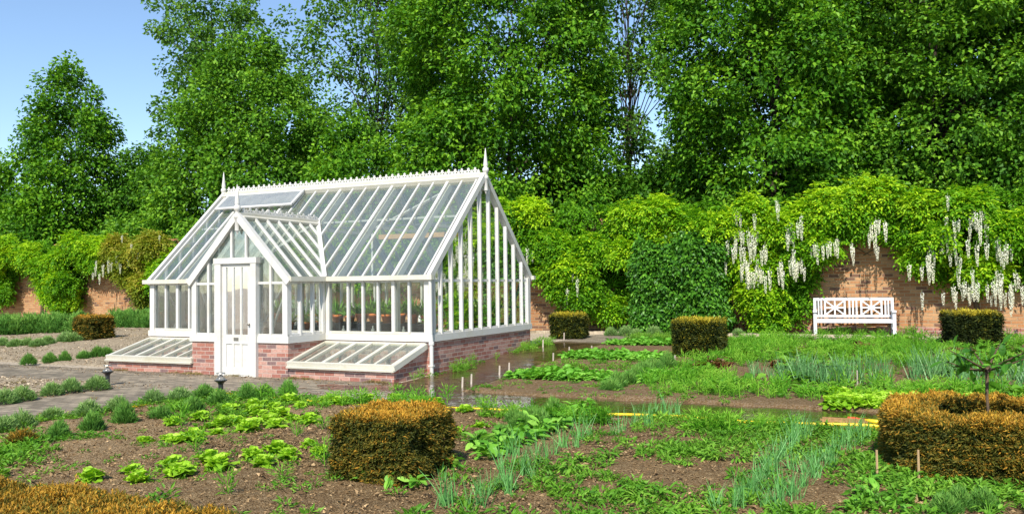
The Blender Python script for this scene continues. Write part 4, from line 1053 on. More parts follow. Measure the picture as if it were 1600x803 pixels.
# ------------------------------------------------------------------ clipped hedges
def face_points(rng, dens, sx, sy, sz, rnd):
    """points, normals on a rounded box (centre at base)"""
    out = []
    areas = [('t', sx * sy), ('f', sx * sz), ('b', sx * sz), ('l', sy * sz), ('r', sy * sz)]
    for nm, A in areas:
        n = int(A * dens); a = rng.uniform(-1, 1, n); b = rng.uniform(-1, 1, n)
        if nm == 't': p = np.stack([a * sx / 2, b * sy / 2, 0 * a + sz], 1); q = np.tile([0, 0, 1.], (n, 1))
        elif nm in 'fb': s = -1 if nm == 'f' else 1; p = np.stack([a * sx / 2, 0 * a + s * sy / 2, (b + 1) / 2 * sz], 1); q = np.tile([0, s, 0.], (n, 1))
        else: s = -1 if nm == 'l' else 1; p = np.stack([0 * a + s * sx / 2, a * sy / 2, (b + 1) / 2 * sz], 1); q = np.tile([s, 0., 0], (n, 1))
        out.append((p, q))
    P = np.concatenate([a for a, b in out]); Q = np.concatenate([b for a, b in out])
    c = np.clip(P, [-sx / 2 + rnd, -sy / 2 + rnd, -9], [sx / 2 - rnd, sy / 2 - rnd, sz - rnd])
    d = P - c; l = np.linalg.norm(d, axis=1)[:, None]
    k = (l > rnd)[:, 0]
    dn = d / (l + 1e-9); P = np.where(k[:, None], c + dn * rnd, P); Q = unit(np.where(k[:, None], dn, Q) + 0.25 * dn)
    return P, Q
def yew_sprigs(g, rng, P, Q, size, topbias=0.62, sidebias=0.30, spread=0.2, jit=0.02):
    n = len(P)
    hor = (P[:, 0] + P[:, 1])
    lump = .5 * vnoise(P[:, 0] * 5 + 7, P[:, 1] * 5 + P[:, 2] * 6 + 3, 4) + .5 * np.where(Q[:, 2] > .6, vnoise(P[:, 0] * 16, P[:, 1] * 16, 5), vnoise(hor * 13 + 2 * vnoise(hor * 5, P[:, 2] * 5, 3), P[:, 2] * 30, 6))
    P = P + Q * (rng.normal(0, jit * .6, n) + 0.13 * (lump - .55))[:, None]
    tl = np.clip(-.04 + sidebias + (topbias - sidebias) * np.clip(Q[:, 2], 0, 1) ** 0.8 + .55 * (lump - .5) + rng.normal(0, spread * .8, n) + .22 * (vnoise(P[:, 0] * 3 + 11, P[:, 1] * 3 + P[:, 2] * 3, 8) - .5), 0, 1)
    for j in range(4):
        D = Q * rng.uniform(.5, 1.1, (n, 1)) + rng.normal(0, .5, (n, 3)) * np.array([1, 1, .6]) + np.array([0, 0, .05])
        L = size * rng.uniform(.6, 1.3, n)
        T = np.clip(tl + rng.normal(0, .08, n) - (0.16 if j == 3 else 0), 0, 1)
        g.kites(P - unit(D) * (L * .35)[:, None] + rng.normal(0, size * .35, (n, 3)), D, .5 * Q + rng.normal(0, .4, (n, 3)) + np.array([0, 0, .6]), L, L * .3, T, fold=.15)
def yew_box(name, label, u, v, su, sv, h, rot, size, dens, mat='yew', seed=1, rnd=0.03, top=.62, side=.3, ghost=0):
    rng = np.random.default_rng(seed)
    root = empty(name, W3(u, v), -TH + rot); tag(root, label, 'hedge')
    P, Q = face_points(rng, dens, su, sv, h, rnd)
    k = P[:, 2] > 0.03 + 0.03 * rng.uniform(0, 1, len(P)); P, Q = P[k], Q[k]
    g = Geo(); yew_sprigs(g, rng, P, Q, size, top, side); g.obj('foliage', M[mat], root)
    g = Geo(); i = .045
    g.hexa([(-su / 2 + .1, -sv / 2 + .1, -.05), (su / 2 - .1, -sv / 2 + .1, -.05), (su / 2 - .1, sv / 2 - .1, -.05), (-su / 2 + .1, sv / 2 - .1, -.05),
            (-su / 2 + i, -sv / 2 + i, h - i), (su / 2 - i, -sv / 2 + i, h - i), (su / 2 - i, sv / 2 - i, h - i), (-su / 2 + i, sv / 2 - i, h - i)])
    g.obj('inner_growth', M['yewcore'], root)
    return root
u, v = G(622, 764); u2, v2 = G(525, 750); u3, v3 = G(710, 732)
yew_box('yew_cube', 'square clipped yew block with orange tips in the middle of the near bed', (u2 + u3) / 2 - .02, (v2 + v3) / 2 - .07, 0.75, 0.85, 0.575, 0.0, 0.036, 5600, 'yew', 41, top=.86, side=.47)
u, v = G(1075, 563)
yew_box('yew_cube', 'clipped yew cube in the far vegetable bed with a bright right side', u - .12, v + .5, .88, .95, .73, 0.05, .06, 1900, 'yew_g', 42, top=.82, side=.38)
u, v = G(884, 530)
yew_box('yew_cube', 'clipped yew block by the wall foot just right of the gable', u + .06, v + .4, .82, .7, .62, 0.1, .07, 1500, 'yew_g', 43, top=.85, side=.34)
u, v = G(1520, 548)
yew_box('yew_cube', 'dark clipped yew block with yellow top right of the white bench', u, v + .3, .88, .75, .74, 0.3, .07, 1500, 'yew_g', 44, top=.9, side=.16)
u, v = G(130, 534)
yew_box('yew_cube', 'bronze clipped yew block on the dry soil at the far left', u + .12, v + .45, 0.66, .85, .68, 0.0, .07, 1500, 'yew', 45, top=.78, side=.46)
# near hedge at the lower left
ua, va_ = G(0, 740, .56); ub2, vb2 = G(392, 801, .56)
lu = 5.2
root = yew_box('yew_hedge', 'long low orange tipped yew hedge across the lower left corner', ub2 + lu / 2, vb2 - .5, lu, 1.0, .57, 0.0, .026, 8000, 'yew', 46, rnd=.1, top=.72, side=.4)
# ring hedge round the standard tree
rng = np.random.default_rng(47)
cx_, cy_ = 4.32, 7.52; uc, vc = uvof(cx_, cy_)
root = empty('yew_hedge', (cx_, cy_, 0), -TH); tag(root, 'rounded ring of clipped yew enclosing a small standard tree at the right edge', 'hedge')
def sup(an, R, p=3.0):
    c_, s_ = np.cos(an), np.sin(an); r = R / (np.abs(c_) ** p + np.abs(s_) ** p) ** (1 / p); return r
RO, RI, HH = 0.90, 0.52, .53
n = 44000; P = []; Q = []
an = rng.uniform(0, 2 * math.pi, n); sel = rng.uniform(0, 1, n)
ro, ri = sup(an, RO), sup(an, RI); cs = np.stack([np.cos(an), np.sin(an)], 1)
kind = np.where(sel < .52, 0, np.where(sel < .80, 1, 2))
rad = np.where(kind == 0, ro, np.where(kind == 2, ri, np.sqrt(rng.uniform(0, 1, n) * (ro ** 2 - ri ** 2) + ri ** 2)))
zz = np.where(kind == 1, HH, rng.uniform(.03, HH, n))
edge = np.clip(1 - (HH - zz) / .06, 0, 1)
rad = np.where(kind == 0, rad - .04 * edge ** 2, rad)
nq = np.where((kind == 0)[:, None], np.concatenate([cs, 0.7 * edge[:, None]], 1), np.where((kind == 2)[:, None], np.concatenate([-cs, 0.7 * edge[:, None]], 1), np.tile([0, 0, 1.], (n, 1))))
P = np.concatenate([cs * rad[:, None], zz[:, None]], 1)
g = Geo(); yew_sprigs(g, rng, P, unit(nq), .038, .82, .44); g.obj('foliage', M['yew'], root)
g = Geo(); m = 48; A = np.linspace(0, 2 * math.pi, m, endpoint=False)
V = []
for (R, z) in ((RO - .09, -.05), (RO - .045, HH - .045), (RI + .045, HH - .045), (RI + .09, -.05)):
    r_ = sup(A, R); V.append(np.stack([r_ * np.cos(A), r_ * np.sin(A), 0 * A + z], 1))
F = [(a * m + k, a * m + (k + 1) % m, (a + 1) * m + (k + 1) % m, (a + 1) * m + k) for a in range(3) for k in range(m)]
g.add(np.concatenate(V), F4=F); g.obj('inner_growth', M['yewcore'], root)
# standard tree inside the ring
root = empty('standard_tree', (cx_ - .08, cy_, 0)); tag(root, 'small standard fruit tree on a thin stem inside the yew ring', 'tree')
g = Geo(); g.tube([(0, 0, -.1), (.01, 0, .3), (-.005, .01, .65), (0, 0, .93)], (.015, .014, .013, .016), 8)
rng = np.random.default_rng(48); tips = []
for i in range(9):
    a = i * .7 + rng.uniform(-.2, .2); L = rng.uniform(.22, .5); e = rng.uniform(.1, .7)
    tip = np.array([L * math.cos(a), L * math.sin(a), .9 + e * L * .8])
    g.tube([(0, 0, .88), tip * (.5, .5, 1) + (0, 0, -.05 - .2 * L * e), tip], (.012, .008, .004), 5); tips.append(tip)
g.obj('trunk', M['stem'], root, smooth=True)
g = Geo(); P = np.concatenate([np.array([0, 0, .9]) + (t - np.array([0, 0, .9])) * rng.uniform(.45, 1.05, (8, 1)) for t in tips]); n = len(P)
D = rng.normal(0, .7, (n, 3)) + (0, 0, -.25); Nn = rng.normal(0, .4, (n, 3)) + (0, 0, 1)
g.blades(P + rng.normal(0, .03, (n, 3)), D, Nn, rng.uniform(.07, .13, n), rng.uniform(.04, .065, n), rng.uniform(.1, .9, n), bend=.25, k=3); g.obj('crown', M['hornbeam'], root)

# clipped hornbeam block in front of the wisteria
rng = np.random.default_rng(51)
uh0, uh1 = ATV(988, 450, 9.3)[0], ATV(1132, 450, 9.3)[0]; hh = ATV(1060, 366, 9.3)[1] - .25
root = empty('clipped_hornbeam', W3((uh0 + uh1) / 2, 9.55), -TH); tag(root, 'tall clipped dark green hornbeam block against the wall', 'hedge')
sx = abs(uh0 - uh1)
P, Q = face_points(rng, 400, sx, 1.3, hh, .62); P = P + Q * (.42 * (vnoise(P[:, 0] * 2.2, P[:, 2] * 2.2, 3) - .5) + .24 * (vnoise(P[:, 0] * 5, P[:, 2] * 7, 9) - .5))[:, None]
g = Geo()
for j in range(3):
    n = len(P); D = .5 * Q + rng.normal(0, .5, (n, 3)) + (0, 0, -.45); Nn = Q * .8 + rng.normal(0, .4, (n, 3)) + (0, 0, .5)
    g.kites(P + rng.normal(0, .05, (n, 3)) - Q * .06 * j, D, Nn, rng.uniform(.09, .15, n), rng.uniform(.06, .09, n), np.clip(rng.normal(.5, .22, n), 0, 1))
g.obj('foliage', M['hornbeam'], root)
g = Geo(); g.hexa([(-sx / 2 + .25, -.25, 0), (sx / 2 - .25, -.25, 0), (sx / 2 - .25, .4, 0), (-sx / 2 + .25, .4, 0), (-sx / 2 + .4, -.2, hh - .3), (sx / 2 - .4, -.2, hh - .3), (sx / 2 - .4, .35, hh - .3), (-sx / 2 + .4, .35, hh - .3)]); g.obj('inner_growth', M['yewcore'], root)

# ------------------------------------------------------------------ plants, one template of each kind
def tuft_t(seed, n=420, R=.17, H=.2, L=.075, W=.009, up=.9):
    """lavender-like dome of upright sprigs"""
    r = np.random.default_rng(seed); g = Geo()
    a = r.uniform(0, 6.28, n); q = np.sqrt(r.uniform(0, 1, n)); x, y = R * q * np.cos(a), R * q * np.sin(a)
    z = H * (1 - .75 * q ** 2) * r.uniform(.35, 1, n)
    P = np.stack([x * .85, y * .85, np.maximum(z - L * .4, 0.0)], 1)
    D = np.stack([x / R * .75, y / R * .75, up * (1.1 - .4 * q)], 1) + r.normal(0, .25, (n, 3))
    T = np.clip(.25 + .5 * z / H + r.normal(0, .14, n), 0, 1)
    for j in range(3):
        g.kites(P + r.normal(0, .012, (n, 3)), D + r.normal(0, .28, (n, 3)), r.normal(0, 1, (n, 3)), L * r.uniform(.7, 1.25, n), W * r.uniform(.8, 1.5, n), np.clip(T + r.normal(0, .08, n), 0, 1), fold=.2)
    return g
def lettuce_t(seed):
    r = np.random.default_rng(seed); g = Geo()
    for ring, (n, L, W, el, z) in enumerate(((10, .15, .095, .25, .015), (11, .145, .10, .6, .025), (10, .12, .095, .95, .035), (8, .095, .08, 1.2, .045), (6, .065, .06, 1.5, .05))):
        a = np.arange(n) * 6.283 / n + r.uniform(0, 6.28) + r.normal(0, .18, n)
        e = el + r.normal(0, .14, n)
        D = np.stack([np.cos(a) * np.cos(e), np.sin(a) * np.cos(e), np.sin(e)], 1)
        Nn = np.stack([-np.cos(a) * np.sin(e), -np.sin(a) * np.sin(e), np.cos(e)], 1)
        g.blades(np.zeros((n, 3)) + (0, 0, z), D, Nn, L * r.uniform(.8, 1.2, n), W * r.uniform(.85, 1.2, n), np.clip(.22 + .13 * ring + r.normal(0, .12, n), 0, 1), bend=r.uniform(.05, .55, n), k=5, prof=lambda t: .2 + .8 * math.sin(math.pi * min(1, .05 + .75 * t)) , wave=.17, fold=.14, rng=r)
    return g
def onion_t(seed, n=15, H=.26, W=.013, spread=.36, R=.024):
    r = np.random.default_rng(seed); g = Geo()
    P = np.stack([r.normal(0, R, n), r.normal(0, R, n), 0 * np.arange(n)], 1)
    D = np.stack([r.normal(0, spread * .5, n), r.normal(0, spread * .5, n), 1 + 0 * P[:, 0]], 1)
    Nn = -np.stack([D[:, 0], D[:, 1], .1 + 0 * D[:, 0]], 1) + r.normal(0, .1, (n, 3))
    g.blades(P, D, Nn, H * r.uniform(.55, 1.15, n), W * r.uniform(.8, 1.3, n), np.clip(r.normal(.5, .2, n), 0, 1), bend=r.uniform(0, .35, n), k=4, prof=lambda t: .75 * (1 - t) + .12 if t > .15 else .8, fold=.35)
    return g
def broad_t(seed, n=14, R=.13, L=.11, W=.085, H=.13):
    r = np.random.default_rng(seed); g = Geo()
    a = r.uniform(0, 6.28, n); q = np.sqrt(r.uniform(0.02, 1, n)); z = H * (1 - .6 * q) * r.uniform(.5, 1.1, n) + .015
    P = np.stack([R * q * np.cos(a) * .6, R * q * np.sin(a) * .6, z], 1)
    D = np.stack([np.cos(a), np.sin(a), r.normal(.05, .3, n)], 1) + r.normal(0, .25, (n, 3)); Nn = np.stack([.35 * np.cos(a), .35 * np.sin(a), 1 + 0 * a], 1) + r.normal(0, .25, (n, 3))
    g.blades(P, D, Nn, L * r.uniform(.65, 1.25, n), W * r.uniform(.7, 1.2, n), np.clip(r.normal(.5, .2, n), 0, 1), bend=r.uniform(.1, .4, n), k=3, wave=.05, fold=.12, rng=r)
    for i in range(0, n, 2): g.blades(np.zeros((1, 3)), P[i:i + 1] + 1e-3, np.array([[1., .2, .1]]), [np.linalg.norm(P[i])], [.008], .4, bend=0, k=1, prof=lambda t: 1)
    return g
def weed_t(seed, n=26, R=.1, L=.046, W=.018, H=.07):
    r = np.random.default_rng(seed); g = Geo()
    a = r.uniform(0, 6.28, n); q = r.uniform(0, 1, n) ** .6; P = np.stack([R * .6 * q * np.cos(a), R * .6 * q * np.sin(a), H * r.uniform(0, 1, n) * (1 - .5 * q) + .005], 1)
    D = np.stack([np.cos(a), np.sin(a), r.uniform(-.1, .9, n)], 1) + r.normal(0, .3, (n, 3)); Nn = r.normal(0, .35, (n, 3)) + (0, 0, 1)
    g.kites(P, D, Nn, L * r.uniform(.6, 1.3, n), W * r.uniform(.7, 1.4, n), np.clip(r.normal(.5, .2, n), 0, 1))
    return g
def dill_t(seed, n=70, R=.1, H=.26, L=.08, W=.008):
    r = np.random.default_rng(seed); g = Geo()
    z = H * r.uniform(.15, 1, n); a = r.uniform(0, 6.28, n); q = r.uniform(0, 1, n) * (.4 + .6 * z / H) * R
    P = np.stack([q * np.cos(a), q * np.sin(a), z * .8], 1); D = np.stack([np.cos(a), np.sin(a), r.uniform(.2, 1.4, n)], 1) + r.normal(0, .3, (n, 3))
    g.kites(P, D, r.normal(0, 1, (n, 3)), L * r.uniform(.6, 1.3, n), W * r.uniform(.8, 1.8, n), np.clip(.3 + .4 * z / H + r.normal(0, .15, n), 0, 1))
    g.tube([(0, 0, 0), (.005, 0, H * .5), (0, .008, H * .85)], (.006, .005, .003), 5, T=.7)
    return g

rp = np.random.default_rng(99)
def place(kind, meshes, marks, label, cat, group, smin=.85, smax=1.2, dz=-.01, soil=.025, jit=.02):
    for (px_, py_) in marks:
        u, v = G(px_, py_, soil); u += rp.normal(0, jit); v += rp.normal(0, jit)
        o = link(kind, meshes[int(rp.integers(0, len(meshes)))], None, W3(u, v, soil + dz), rp.uniform(0, 6.28))
        s_ = rp.uniform(smin, smax); o.scale = (s_, s_, s_ * rp.uniform(.9, 1.12))
        o.scale = (o.scale[0] * rp.uniform(.85, 1.2), o.scale[1], o.scale[2] * rp.uniform(.85, 1.15))
        o.rotation_euler = (rp.normal(0, .05), rp.normal(0, .05), rp.uniform(0, 6.28))
        tag(o, label, cat, group)
lav = [tuft_t(s_).mesh('lavender', M['lavender']) for s_ in (1, 2, 3, 4)]
ros = [tuft_t(s_, 360, .14, .24, .085, .010, 1.3).mesh('herb_bush', M['rosemary']) for s_ in (5, 6, 7)]
place('lavender', lav, [(34, 668), (82, 657), (136, 650), (185, 641), (236, 631), (279, 627), (2, 676)], 'grey green lavender tuft edging the path along the left side of the near bed', 'lavender', 'lavender edging by the left path', .85, 1.1)
place('lavender', lav, [(5, 629), (36, 623), (82, 616), (115, 611), (153, 607)], 'grey green lavender tuft at the edge of the dry bed across the left path', 'lavender', 'lavender tufts across the path', .95, 1.2)
place('herb_bush', ros, [(92, 686), (144, 674), (195, 664), (247, 654), (305, 643), (320, 622), (344, 632), (388, 625), (418, 619), (450, 617)], 'dark green upright herb bush in the second row from the left path', 'herb bush', 'herb bushes in the near bed', .8, 1.08)
place('herb_bush', ros, [(47, 569), (78, 566), (103, 564), (128, 561), (152, 558), (165, 557)], 'small dark green bush in the short row left of the cold frame', 'herb bush', 'small bushes left of the cold frame', .85, 1.05)
place('lavender', lav, [(4, 541), (25, 541), (43, 540), (72, 538), (103, 534), (112, 534), (60, 541)], 'pale grey lavender tuft beside the far left yew block', 'lavender', 'pale tufts by the far left block', 1.1, 1.5)
place('lavender', lav, [(957, 523), (967, 519), (980, 523), (995, 525), (1022, 524), (1152, 523)], 'small round grey green cushion at the foot of the clipped hornbeam', 'cushion plant', 'cushions along the wall foot', .95, 1.3, soil=.03)
place('herb_bush', ros, [(955, 612), (968, 607), (980, 601), (993, 596), (1006, 590), (1018, 585), (1030, 580), (1040, 575)], 'dark green herb bush in the slanting row left of the far yew cube', 'herb bush', 'herb row by the far yew cube', .95, 1.2)
place('herb_bush', ros, [(780, 690), (757, 700), (812, 672), (800, 660), (830, 660), (862, 655), (846, 668)], 'leafy herb bush between the near yew cube and the hose', 'herb bush', 'herb bushes right of the near yew cube', .75, 1.0)
place('herb_bush', ros, [(1500, 797), (1530, 795), (1478, 803)], 'bushy green herb in front of the yew ring', 'herb bush', 'herbs below the yew ring', .6, .75)
bronze = tuft_t(9, 380, .16, .17, .07, .010).mesh('bronze_bush', M['yew'])
o = link('herb_bush', bronze, None, W3(*G(34, 694, .04), .03)); tag(o, 'single bronze coloured bush at the left end of the near bed', 'herb bush')
letm = [lettuce_t(s_).mesh('lettuce', M['lettuce']) for s_ in (1, 2, 3, 4)]
LET = {'front row nearest the lower left hedge': [(141, 752), (210, 742), (216, 758), (272, 732), (279, 748), (331, 725), (347, 735)],
       'row left of the near yew cube': [(393, 719), (410, 729), (434, 710), (450, 719), (480, 700), (501, 713), (393, 668), (389, 674), (398, 719), (420, 660)],
       'middle of the lettuce patch': [(231, 693), (275, 665), (279, 693), (315, 657), (328, 670), (338, 680), (357, 644), (387, 650), (370, 665), (416, 637), (392, 650), (428, 641), (431, 668), (456, 659), (483, 662), (468, 638), (450, 632), (398, 638), (302, 690), (262, 690), (410, 652), (440, 652), (355, 660), (345, 668)],
       'row along the path behind the near yew cube': [(510, 632), (549, 629), (574, 626), (616, 625), (655, 628), (682, 632), (728, 646), (530, 634)]}
for k_, marks in LET.items(): place('lettuce', letm, marks, 'bright green lettuce in the ' + k_, 'lettuce', 'lettuces, ' + k_, .7, 1.05)
place('lettuce', letm, [(748, 668), (713, 677)], 'yellow green lettuce just right of the near yew cube', 'lettuce', 'lettuces right of the yew cube', .6, .75)
dil = [dill_t(s_).mesh('dill', M['dill']) for s_ in (1, 2, 3)]
place('dill', dil, [(307, 706), (346, 777), (465, 683), (507, 672), (509, 731), (442, 756), (265, 648), (620, 622), (758, 640), (768, 652), (700, 628), (285, 668)], 'feathery green fennel like seedling among the lettuces', 'herb', 'feathery seedlings in the near bed', .85, 1.2)
oni = [onion_t(s_).mesh('onion', M['onion']) for s_ in (1, 2, 3, 4)]
place('onion', oni, [(758, 775), (784, 763), (810, 751), (835, 735), (859, 725), (786, 733), (879, 713), (901, 701), (761, 792), (707, 789), (722, 800), (788, 774), (690, 795), (741, 770), (842, 712), (868, 700), (812, 716), (915, 690), (930, 680), (822, 742), (847, 729), (798, 756), (772, 768)], 'tall blue green onion clump in the row just right of the near yew cube', 'onion', 'onions beside the near yew cube', .8, 1.25, jit=.05)
place('onion', oni, [(1136, 798), (1143, 801), (1156, 795), (1171, 771), (1184, 771), (1193, 757), (1213, 735), (1228, 711), (1244, 697), (1253, 692), (1150, 790), (1163, 782), (1178, 777), (1188, 762), (1197, 750), (1203, 740), (1209, 731), (1217, 722), (1224, 716), (1232, 706), (1239, 698), (1248, 690), (1257, 686), (1263, 679), (1269, 674)], 'tall blue green onion clump in the left of two rows before the yew ring', 'onion', 'onions in the left right-hand row', .75, 1.2, jit=.035)
place('onion', oni, [(1206, 800), (1214, 802), (1229, 797), (1241, 779), (1252, 768), (1269, 746), (1284, 739), (1299, 730), (1312, 713), (1330, 696), (1338, 690), (1222, 793), (1236, 786), (1247, 772), (1257, 762), (1265, 751), (1272, 743), (1280, 736), (1287, 731), (1295, 725), (1303, 722), (1309, 711), (1315, 704), (1321, 697), (1327, 692), (1335, 686), (1342, 683), (1351, 674)], 'tall blue green onion clump in the right of two rows before the yew ring', 'onion', 'onions in the right right-hand row', .75, 1.2, jit=.035)
place('onion', oni, [(1006, 662), (1018, 656), (1030, 650), (1039, 645), (1057, 645), (990, 668), (970, 676), (952, 682), (1048, 652), (1012, 670)], 'blue green onion clump beside the hose in the middle of the near bed', 'onion', 'onions in the middle by the hose', .8, 1.1)
brd = [broad_t(s_, 18, .13, .095, .07, .15).mesh('bean_plant', M['broad']) for s_ in (1, 2, 3)]
row1 = [(744 + (911 - 744) * i / 17, 705 + (638 - 705) * i / 17) for i in range(18)]; row2 = [(766 + (905 - 766) * i / 13, 717 + (656 - 717) * i / 13) for i in range(14)]
place('bean_plant', brd, row1, 'broad leaved bean plant in the left of the two slanting rows by the yew cube', 'bean plant', 'beans in the left slanting row', .9, 1.2, jit=.03)
place('bean_plant', brd, row2, 'broad leaved bean plant in the right of the two slanting rows by the yew cube', 'bean plant', 'beans in the right slanting row', .9, 1.2, jit=.03)
place('bean_plant', brd, [(1336, 799), (1350, 782), (1362, 766), (1345, 792), (1408, 790), (1425, 772), (1412, 780), (1400, 800)], 'broad leaved seedling in front of the yew ring by the stakes', 'bean plant', 'seedlings by the yew ring', .55, .8)
place('bean_plant', brd, [(620, 758), (652, 762), (705, 735), (560, 752)], 'broad leaved weed growing against the base of the near yew cube', 'weed', 'weeds at the base of the near yew cube', .7, .95)

# ---- uncountable greenery
def stuff(name, mat, tmpls, U, Vv, smin, smax, label, seed, soil=.03):
    r = np.random.default_rng(seed); g = Geo(); n = len(U); which = r.integers(0, len(tmpls), n)
    x, y = xy(U, Vv); pos = np.stack([x, y, base_z(Vv) + soil], 1); sc = r.uniform(smin, smax, n) * (0.75 + .5 * vnoise(U * 1.7, Vv * 1.7, seed))
    rot = r.uniform(0, 6.28, n); dT = r.normal(0, .1, n) + .5 * (vnoise(U * 2.3, Vv * 2.3, seed + 3) - .5)
    for i, t_ in enumerate(tmpls):
        k = which == i
        if k.any(): g.scatter(t_.arrays(), pos[k], sc[k], rot[k], dT[k])
    return tag(g.obj(name, mat), label, 'ground cover', None, 'stuff')
wt = [weed_t(s_) for s_ in range(4)]; dt_ = [dill_t(s_, 46, .09, .2, .065, .007) for s_ in range(3)]; bt = [broad_t(s_, 9) for s_ in range(3)]
ot = [onion_t(s_, 9, .26, .014) for s_ in range(3)]
def pick(r, n, u0, u1, v0, v1, f):
    U = r.uniform(u0, u1, n); Vv = r.uniform(v0, v1, n); k = r.uniform(0, 1, n) < f(U, Vv); return U[k], Vv[k]
r = np.random.default_rng(501)
# near bed: patchy weeds, thicker on the right and along the left
def nearw(U, Vv):
    a = vnoise(U * .9 + 5, Vv * .9, 31); b = vnoise(U * 2.6, Vv * 2.6 + 9, 32)
    right = np.clip((-4.7 - U) / .9, 0, 1); left = np.clip((U + .8) / 1.3, 0, 1) * np.clip((Vv + 9.2) / 1, 0, 1) * .75
    return np.clip((a * .5 + b * .65 - .40) * 3.2, 0, 1) * (.07 + .85 * right + left)
U, Vv = pick(r, 19000, -11, 1.9, -12, -3.35, nearw)
stuff('weeds', M['weed'], wt, U, Vv, .55, 1.3, 'low green weeds spread over the near vegetable bed', 61)
U, Vv = pick(r, 3400, -11, 1.5, -11, -3.4, lambda U, Vv: np.clip((.5 * vnoise(U * 1.3 + 50, Vv * 1.3, 35) + .5 * vnoise(U * 4 + 50, Vv * 4, 34) - .42) * 4, 0, 1) * np.clip((-4.9 - U) / 1.0, 0, 1))
stuff('weeds', M['weed'], [broad_t(s_, 26, .13, .062, .024, .11) for s_ in (11, 12, 13, 14)], U, Vv, .5, 1.1, 'leafy rocket like weeds in the right half of the near bed', 62)
# edging greenery between the near bed and the wet path
U, Vv = pick(r, 2600, -11, 1.7, -4.1, -3.3, lambda U, Vv: np.clip((vnoise(U * 1.5, Vv * 2, 36) - .42) * 2.2, 0, 1) * np.clip((-U) / 1.2 + .25, 0.05, 1) * np.where(Vv > -3.55, .4, 1))
stuff('weeds', M['dill'], wt + dt_, U, Vv, .6, 1.25, 'green weeds along the hose at the back edge of the near bed', 63)
U, Vv = pick(r, 900, .9, 2.0, -8.5, -3.4, lambda U, Vv: np.clip((vnoise(U * 2, Vv * 1.6, 38) - .3) * 2, 0, 1))
stuff('weeds', M['weed'], wt, U, Vv, .7, 1.3, 'green weeds between the lavender tufts of the near bed', 64)
# greenhouse foot
U, Vv = pick(r, 420, -.38, -.02, -1.0, 5.2, lambda U, Vv: np.clip((vnoise(U * 3, Vv * 1.8, 39) - .25) * 2.5, 0, 1) * (.3 + .16 * Vv))
stuff('weeds', M['weed'], wt + dt_, U, Vv, .6, 1.2, 'tufted weeds along the foot of the gable brickwork', 65, .0)
U, Vv = pick(r, 260, 0.1, 7.2, -1.22, -1.12, lambda U, Vv: np.clip((vnoise(U * 2.2, Vv, 41) - .45) * 4, 0, 1))
stuff('weeds', M['dry'], wt, U, Vv, .35, .7, 'dry moss and weeds along the front foot of the brick base', 66, .0)
# far bed: crop rows on its left half
for i, (va_, vb_, mt, tm, dens, lb, ul) in enumerate(((-.25, .55, 'broad', bt, 300, 'front row of pale green spinach in the far bed', -4.3), (2.3, 3.1, 'broad', bt, 260, 'middle row of pale green spinach in the far bed', -3.6),
        (4.9, 5.7, 'broad', bt, 220, 'rear row of pale green spinach in the far bed', -4.5), (1.1, 2.2, 'weed', wt, 160, 'thin seedlings between the spinach rows of the far bed', -4.6), (-1.75, -.3, 'weed', wt, 110, 'scattered seedlings on the front strip of the far bed', -6), (5.9, 7.6, 'weed', wt + dt_, 380, 'mixed greens at the back of the far bed', -6))):
    U, Vv = pick(r, int(dens * 1.6), ul, -1.7, va_, vb_, lambda U, Vv: np.clip(.35 + vnoise(U * 2, Vv * 2, 43 + i), 0, 1))
    stuff('crop_row', M[mt], tm, U, Vv, .6, 1.1, lb, 70 + i)
# far bed, right half: dense mixed crops
U, Vv = pick(r, 4600, -14, -4.2, -1.3, 7.8, lambda U, Vv: np.clip((vnoise(U * .8, Vv * .8, 51) - .3) * 2.5, 0.12, 1) * np.clip((-U - 4.0) / .8, 0, 1) * np.where((Vv > .4) & (Vv < 2.6) & (U < -5.5), .3, 1) * np.clip((8.2 - Vv) / 1.5, 0, 1))
stuff('crop_patch', M['dill'], dt_, U, Vv, .6, 1.5, 'dense feathery green crop right of the far yew cube', 81)
U, Vv = pick(r, 2300, -14, -4.6, -1.7, 7.8, lambda U, Vv: np.clip((vnoise(U * .9 + 20, Vv * .9, 52) - .4) * 3, 0.05, 1))
stuff('crop_patch', M['weed'], wt + bt, U, Vv, .8, 1.5, 'leafy mixed greens in the far right bed', 82)
U, Vv = pick(r, 1000, -12.5, -5.6, .3, 1.9, lambda U, Vv: np.clip((vnoise(U * 1.4, Vv * 1.4, 53) - .2) * 2, 0, 1))
stuff('crop_row', M['leek'], ot, U, Vv, 1.0, 1.7, 'row of blue green leeks across the far right bed', 83)
lt = [lettuce_t(s_) for s_ in (11, 12)]
U, Vv = pick(r, 230, -9.2, -7.1, -1.6, -.6, lambda U, Vv: 0 * U + 1)
stuff('crop_row', M['lettuce'], lt, U, Vv, .7, 1.1, 'bright row of young lettuce next to the yew ring', 84)
U, Vv = pick(r, 260, -12, -4.6, 1.7, 2.5, lambda U, Vv: np.clip((vnoise(U * 1.1, Vv, 55) - .4) * 4, 0, 1))
stuff('crop_row', M['redlet'], lt, U, Vv, .7, 1.0, 'dark red lettuces in the front of the far right bed', 85)
U, Vv = pick(r, 200, -13, -6, 4.2, 5.2, lambda U, Vv: np.clip((vnoise(U * 1.1 + 8, Vv, 57) - .4) * 4, 0, 1))
stuff('crop_row', M['redlet'], lt, U, Vv, .8, 1.2, 'bronze lettuces in the middle of the far right bed', 86)
